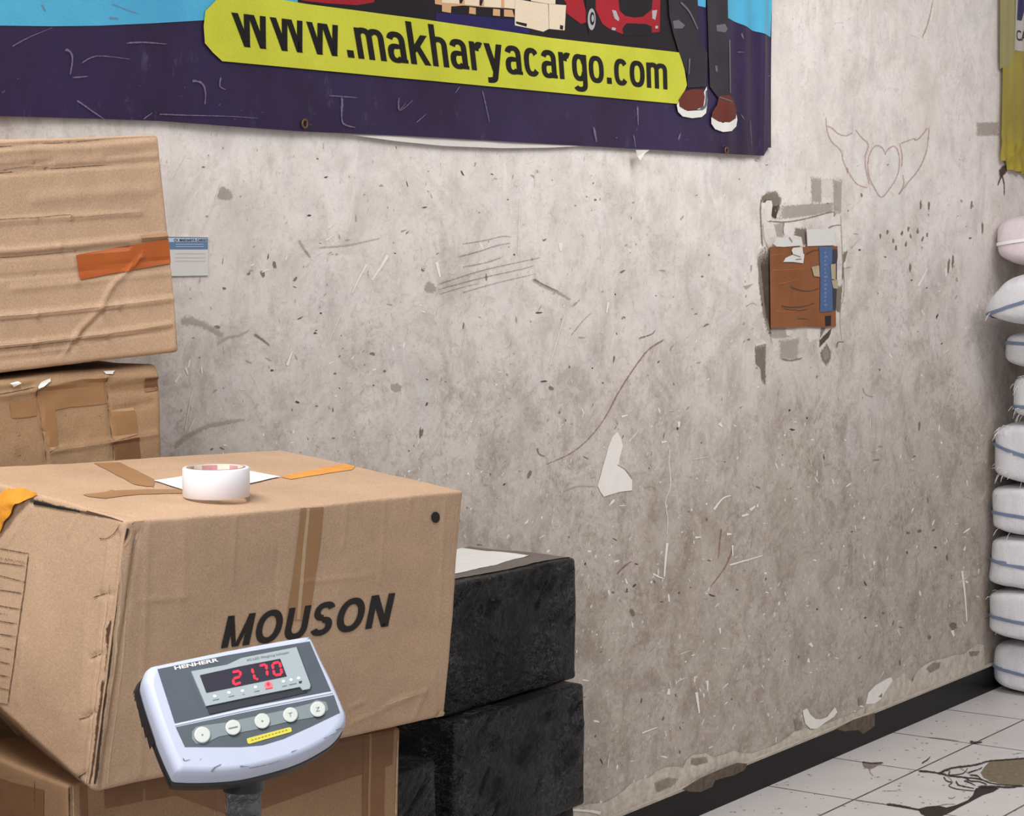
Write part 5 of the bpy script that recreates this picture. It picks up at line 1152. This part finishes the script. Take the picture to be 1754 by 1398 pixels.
lay(zi([(325, 745), (800, 640), (1440, 514), (1446, 526), (800, 655), (330, 758)]), .0014, SILV, mb, .001)
mb.build('faceplate', sc_o, label='grey faceplate in two panels')
mb = MB()
lay(zi([(445, 372), (700, 325), (800, 278), (1190, 200), (1290, 470), (1285, 495), (1235, 505), (1215, 482), (850, 555), (550, 618)]), .0042, BEZ, mb, .003)
mb.build('display_bezel', sc_o)
mb = MB(); lay(zi([(505, 400), (800, 335), (1075, 283), (1122, 408), (800, 475), (552, 525)]), .0046, WIN, mb)
wno = mb.build('display_window', sc_o)
mb = MB(); lay(zi([(552, 622), (850, 560), (1215, 484), (1270, 520), (900, 605), (575, 675)]), .0022, DARKS, mb, .001); mb.build('display_ledge', sc_o)
# seven-segment digits 21.70, each a part
def seg(a, b, w): 
    (x0, y0), (x1, y1) = a, b; dx, dy = x1 - x0, y1 - y0; l = math.hypot(dx, dy); ux, uy = dx / l, dy / l; nx_, ny_ = -uy * w, ux * w; t = w * .9
    x0 += ux * 1.2; y0 += uy * 1.2; x1 -= ux * 1.2; y1 -= uy * 1.2
    return [(x0, y0), (x0 + ux * t + nx_, y0 + uy * t + ny_), (x1 - ux * t + nx_, y1 - uy * t + ny_), (x1, y1), (x1 - ux * t - nx_, y1 - uy * t - ny_), (x0 + ux * t - nx_, y0 + uy * t - ny_)]
DIG = {'2': 'abged', '1': 'bc', '7': 'abc', '0': 'abcdef'}
def digit(ch, q):                             # q = TL, TR, BR, BL in zoom units
    TL, TR, BR, BL = q; mid = lambda a, b: ((a[0] + b[0]) / 2, (a[1] + b[1]) / 2); ML, MR = mid(TL, BL), mid(TR, BR)
    S = {'a': (TL, TR), 'b': (TR, MR), 'c': (MR, BR), 'd': (BL, BR), 'e': (ML, BL), 'f': (TL, ML), 'g': (ML, MR)}
    mb = MB()
    for s_ in DIG[ch]: lay(zi(seg(*S[s_], 9.5)), .0052, LED, mb)
    return mb
quads = [('2', [(735, 378), (788, 366), (798, 448), (745, 470)]), ('1', [(832, 360), (873, 350), (899, 433), (860, 440)]), ('7', [(925, 335), (975, 322), (985, 405), (935, 415)]), ('0', [(1018, 318), (1070, 306), (1088, 392), (1035, 402)])]
quads[0] = ('2', [(733, 380), (790, 368), (800, 450), (748, 470)])
for ch, q in quads: digit(ch, q).build('digit', wno, label='glowing red digit ' + ch)
mb = MB(); lay(zi(ell(912, 428, 9, 9, 12)), .0052, LED, mb); mb.build('decimal_point', wno, label='glowing red decimal point')
# indicator lamps under the window
for x, y in [(612, 548), (712, 522), (808, 510), (900, 484), (1098, 443), (1152, 432), (1205, 420)]:
    mb = MB(); lay(zi(ell(x, y, 12, 10, 12)), .0047, W_P, mb, .0004); mb.build('status_lamp', wno)
mb = MB(); lay(zi(ell(992, 470, 30, 28, 16)), .0046, LEDG, mb); lay(zi(ell(990, 462, 12, 12, 12)), .0052, LED, mb, .0006)
v, f = stroke(zi([(970, 498), (1020, 490)]), 1.6); mb.add([ip(*p, .0047) for p in v], f, LED)
mb.build('status_lamp', wno, label='lit red status lamp')
mb = MB()
for x, y, l in [(620, 572, 22), (730, 548, 20), (816, 535, 6), (910, 512, 18), (1105, 475, 16), (1165, 462, 28)]:
    v, f = stroke(zi([(x - l, y + l * .2), (x + l, y - l * .2)]), 1.2); mb.add([ip(*p, .0048) for p in v], f, GREY_T)
lay(zi([(1205, 445), (1230, 438), (1225, 455), (1210, 458)]), .0048, DARKS, mb)
def itext(body, quad, m, off, bold, ref, mb):
    a, b = text2d(body, bold=bold, ref=ref); mb.add([ip(*quadmap(zi(quad), x, y), off) for x, y in a], b, m)
mb.build('small_print', wno)
mb = MB(); itext('XC-LED Weighing Indicator', [(838, 300), (1140, 243), (1136, 228), (834, 285)], GREY_T, .0049, .01, 'X', mb); mb.build('small_lettering', wno)
mb = MB(); itext('HENHERR', [(330, 362), (640, 302), (632, 278), (322, 338)], W_P, .0016, .03, 'H', mb); mb.build('lettering', sc_o, label='white maker lettering')
mb = MB()
band = zi([(450, 800), (480, 765), (540, 755), (690, 735), (900, 690), (1100, 648), (1290, 600), (1330, 575), (1400, 590), (1415, 640), (1390, 680), (1300, 700), (1150, 725), (900, 785), (640, 835), (590, 860), (540, 888), (480, 885), (450, 850)])
lay(band, .0016, BAND, mb, .0004); mb.build('keypad_band', sc_o)
for (x, y, r_), ch in zip([(524, 822, 58), (742, 770, 55), (948, 724, 55), (1148, 680, 53), (1342, 641, 55)], ['', 'M', '', 'T', 'Z']):
    mb = MB(); e = zi(ell(x, y, r_, r_, 28)); v0 = [ip(*p, .0018) for p in e]; v1 = [ip(*p, .0040) for p in zi(ell(x, y, r_ * .97, r_ * .97, 28))]; v2 = [ip(*p, .0046) for p in zi(ell(x, y, r_ * .85, r_ * .85, 28))]
    fs_ = [(i, (i + 1) % 28, 28 + (i + 1) % 28, 28 + i) for i in range(28)] + [(28 + i, 28 + (i + 1) % 28, 56 + (i + 1) % 28, 56 + i) for i in range(28)] + [tuple(range(56, 84))]
    mb.add(v0 + v1 + v2, fs_, KEY)
    if ch in ('T', 'Z'): itext(ch, [(x - 14, y + 18), (x + 14, y + 12), (x + 12, y - 18), (x - 16, y - 12)], GREY_T, .0050, .0, 'T', mb)
    elif ch == 'M': v, f = stroke(zi([(x - 32, y + 8), (x + 32, y - 6)]), 2.2); mb.add([ip(*p, .0050) for p in v], f, GREY_T)
    else: lay(zi(ell(x, y, 7, 6, 8)), .0050, GREY_T, mb)
    mb.build('button', sc_o)
mb = MB(); lay(zi([(838, 850), (850, 845), (1140, 768), (1152, 772), (1158, 795), (1148, 803), (860, 886), (845, 882)]), .0018, YLB, mb, .0006)
for i in range(11):
    x = 870 + i * 24; y = 860 - i * 6.9; v, f = stroke(zi([(x, y), (x + 15, y - 4)]), 1.3); mb.add([ip(*p, .0022) for p in v], f, mat('olive_print', (150, 142, 60), .6))
mb.build('yellow_sticker', sc_o, label='yellow sticker with small print')
# bracket and pole
PB = ip(415, 1290, -.05); ptop = V3((poleP.x, poleP.y, P(417, 1345, PLD).z))
mb = MB(); mb.tube([ptop - Z * .006, ptop + Z * .012, ptop + Z * .03, PB + V3((0, .0, .01))], [.027, .028, .034, .045], DKM, 24); mb.build('bracket', sc_o, smooth=True)
mb = MB(); mb.tube([V3((poleP.x, poleP.y, .06)), ptop - Z * .01], .021, STEEL, 32); mb.build('pole', sc_o, smooth=True)
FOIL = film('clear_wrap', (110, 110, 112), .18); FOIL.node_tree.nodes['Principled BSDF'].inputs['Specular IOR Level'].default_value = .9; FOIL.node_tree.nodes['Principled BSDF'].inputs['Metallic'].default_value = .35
mb = MB(); vs = []; seg_n = 32; rows = 40
zt_ = ptop.z - .004; zb_ = .30
for j in range(rows + 1):
    z = zt_ + (zb_ - zt_) * j / rows
    for k in range(seg_n):
        t = 2 * math.pi * k / seg_n; r = .0232 + .0035 * noise.noise(V3((math.cos(t) * 2.5, math.sin(t) * 2.5, z * 40))); r = max(.0215, r)
        vs.append(V3((poleP.x + math.cos(t) * r, poleP.y + math.sin(t) * r, z)))
mb.add(vs, [(j * seg_n + k, j * seg_n + (k + 1) % seg_n, (j + 1) * seg_n + (k + 1) % seg_n, (j + 1) * seg_n + k) for j in range(rows) for k in range(seg_n)], FOIL); mb.build('plastic_wrap', sc_o, smooth=True, label='crinkled clear plastic wrapped round the pole')

# ------------------------------------------------------------------ sacks
def sack_mat(name, rgb):
    m = bpy.data.materials.new(name); m.use_nodes = True; t = NT(m)
    c = lin(rgb); big_ = t.noise(7, 4); wv_ = t.n('ShaderNodeTexWave'); wv_.inputs['Scale'].default_value = 95; wv_.inputs['Distortion'].default_value = 1.0; wv_.bands_direction = 'Z'
    t.l(t.co, wv_.inputs[0]); w2 = t.n('ShaderNodeTexWave'); w2.inputs['Scale'].default_value = 95; w2.inputs['Distortion'].default_value = 1.0; w2.bands_direction = 'X'; t.l(t.co, w2.inputs[0])
    k = lambda f: tuple(min(1, v * f) for v in c[:3]) + (1,)
    col = t.mix(t.ramp(big_, .35, .7), k(.93), k(1.05)); col = t.mix(t.ramp(t.noise(240, 3, .7), .35, .65), t.mix(1.0, col, (.92, .92, .93, 1), 'MULTIPLY'), col)
    t.l(col, t.b.inputs['Base Color']); t.b.inputs['Roughness'].default_value = .5
    t.bump(t.math('ADD', t.math('MULTIPLY', t.noise(16, 5, .55, t.mapping((1, 1, .6))), 3.0), t.math('MULTIPLY', t.math('ADD', wv_.outputs[1], w2.outputs[1]), .15)), .45, .008)
    return m
SK_W = sack_mat('white_woven_sack', (222, 222, 226)); SK_P = sack_mat('pinkish_woven_sack', (228, 214, 218))
STR = mat('blue_grey_stripe', (112, 128, 152), .6, var=.08); SEAM = mat('seam_tape', (236, 232, 232), .6, var=.03); SEAM_L = mat('seam_line', (120, 112, 116), .7); THR = mat('white_thread', (224, 222, 218), .6, var=.05)
def sack(px_l, y_top, y_bot, Xf, stripe, tip=None, m=SK_W, label='', seed=0, depth=.52, length=.86, fringe=0, n1=4.5, n2=2.6, tipz=.5, smat=STR, z_floor=None):
    """X = along the wall, q = out from the wall"""
    Xe = Xf + .02; px_s = px_l; px_l = px_l - 7
    pl = PX(px_l, (y_top + y_bot) / 2, Xe); q0 = max(WD - pl.dot(N), .003)
    zt = PX(px_l + 60, y_top, Xf + .06).z; zb = PX(px_l + 60, y_bot, Xf + .02).z
    if z_floor is not None: zb = z_floor
    hx, hq, hz = depth / 2, length / 2, (zt - zb) / 2; cx, cq, cz = Xf + hx, q0 + hq, (zt + zb) / 2
    t = thing('woven_sack', WP(cx, zb, cq), label, 'sack', 'woven sacks piled against the wall')
    nu, nv = 160, 64
    def sp_(v, e): return math.copysign(abs(v) ** e, v)
    def pos(u, v, off=0.0):                   # u round, v from -pi/2 to pi/2
        ex = 2 / n1; ez = 2 / n2
        cx_, sx_ = math.cos(u), math.sin(u); cv, sv = math.cos(v), math.sin(v)
        a = sp_(cv, ez) * sp_(cx_, ex); b = sp_(cv, ez) * sp_(sx_, ex); c = sp_(sv, ez * .8)
        if tip:                               # drawn out pointed end beside the wall
            k = max(0, -b) ** 7; c = c * (1 - .86 * k) + (tipz * 2 - 1) * k
        else:
            k = max(0, -b); c = c * (1 - .12 * k ** 4)
        x, q, z = cx + a * (hx + off), cq + b * (hq + off), cz + c * (hz + off)
        p = V3((x * 1.0, q, z))
        nz = noise.noise_vector(V3((x * 6 + seed * 3.7, q * 6, z * 9))) * .010 + noise.noise_vector(V3((x * 22 + seed, q * 22, z * 30))) * .0025
        e = 1.0 if z_floor is None else min(1, (z - zb) / .05)
        return WP(x + nz.x, max(z + nz.z * e * .6, zb - .002), max(q + nz.y, .004))
    vs = []
    for j in range(nv + 1):
        v = -math.pi / 2 + math.pi * j / nv
        for i in range(nu): vs.append(pos(2 * math.pi * i / nu, v))
    fs = [(j * nu + i, j * nu + (i + 1) % nu, (j + 1) * nu + (i + 1) % nu, (j + 1) * nu + i) for j in range(nv) for i in range(nu)]
    mb = MB(); mb.add(vs, fs, m); mb.build('sack_body', t, smooth=True)
    # stripe runs along the front and round the wall end; measured slope between two heights
    (ya, yb_) = stripe; za = PX(px_l + 5, ya, Xf).z; zc = PX(1754, yb_, Xf).z; qa = WD - PX(px_l + 5, ya, Xf).dot(N); qc = WD - PX(1754, yb_, Xf).dot(N)
    sv_, k = [], 60
    def v_for(u, ztar):
        lo, hi = -1.5, 1.5
        for _ in range(24):
            md = (lo + hi) / 2; p = pos(u, md)
            if p.z < ztar: lo = md
            else: hi = md
        return (lo + hi) / 2
    wid = .0052; k = 120; pts = []
    for i in range(k + 1):
        u = math.radians(272) - math.radians(180) * i / k     # from the wall end round the front (-X side)
        p = pos(u, 0); q = WD - p.dot(N); tz = za + (zc - za) * (q - qa) / max(.01, (qc - qa)); tz = min(max(tz, zb + .02), zt - .02) if not tip else tz
        for dz in (-wid, wid):
            v_ = v_for(u, tz + dz); pts.append(pos(u, v_, .0035))
    mb = MB(); mb.add(pts, [(2 * i, 2 * i + 2, 2 * i + 3, 2 * i + 1) for i in range(k)], smat); mb.build('stripe' if smat is STR else 'seam', t, smooth=True)
    if fringe:
        mb = MB(); R4 = random.Random(seed)
        for i in range(fringe):
            b0 = pos(math.radians(R4.uniform(212, 256)), R4.uniform(-.95, .75), -.001)
            d = V3((R4.uniform(-.024, -.006), R4.uniform(-.018, -.004), R4.uniform(-.032, .008))); e_ = b0 + d
            if WD - e_.dot(N) < .004: e_ += -N * (.006 - (WD - e_.dot(N)))
            mb.tube([b0, b0 + d * .5 + V3((0, 0, .004)), e_], [.0012, .0011, .0005], THR, 5)
        mb.build('loose_threads', t, kind='stuff')
    return t
B = 6.86
sack(1692, 1098, 1196, B + .06, (1143, 1157), label='bottom sack standing on the floor tiles', seed=1, z_floor=.0015, n1=6, n2=6)
sack(1686, 1009, 1100, B, (1057, 1068), label='white sack directly on the bottom sack', seed=2, fringe=4, n1=6, n2=8)
sack(1684, 917, 1012, B, (960, 973), label='third white sack up from the floor', seed=3, n1=6, n2=8)
sack(1690, 831, 919, B, (878, 886), label='fourth sack up, pinkish tinge on its upper side', m=SK_W, seed=4, fringe=5, n1=6, n2=8)
sack(1695, 724, 830, B, (763, 782), label='fifth sack up, long white threads hanging from its end', seed=5, fringe=26, n1=6, n2=8)
sack(1727, 638, 722, B + .0, (697, 697), label='narrow set back sack with a frayed tuft, fourth from the top', seed=6, fringe=22, n1=6, n2=6)
sack(1709, 562, 638, B, (588, 590), label='small rounded sack under the pointed one', seed=7, fringe=3, n1=5, n2=4)
sack(1673, 461, 563, B - .17, (541, 517), tip=True, label='white sack whose pointed end juts out against the wall', seed=8, n1=4, n2=3.4, tipz=.22, fringe=3)
sack(1692, 361, 460, B, (420, 411), m=SK_P, label='pinkish white sack on top of the column', seed=9, n1=5, n2=4.2, smat=SEAM)
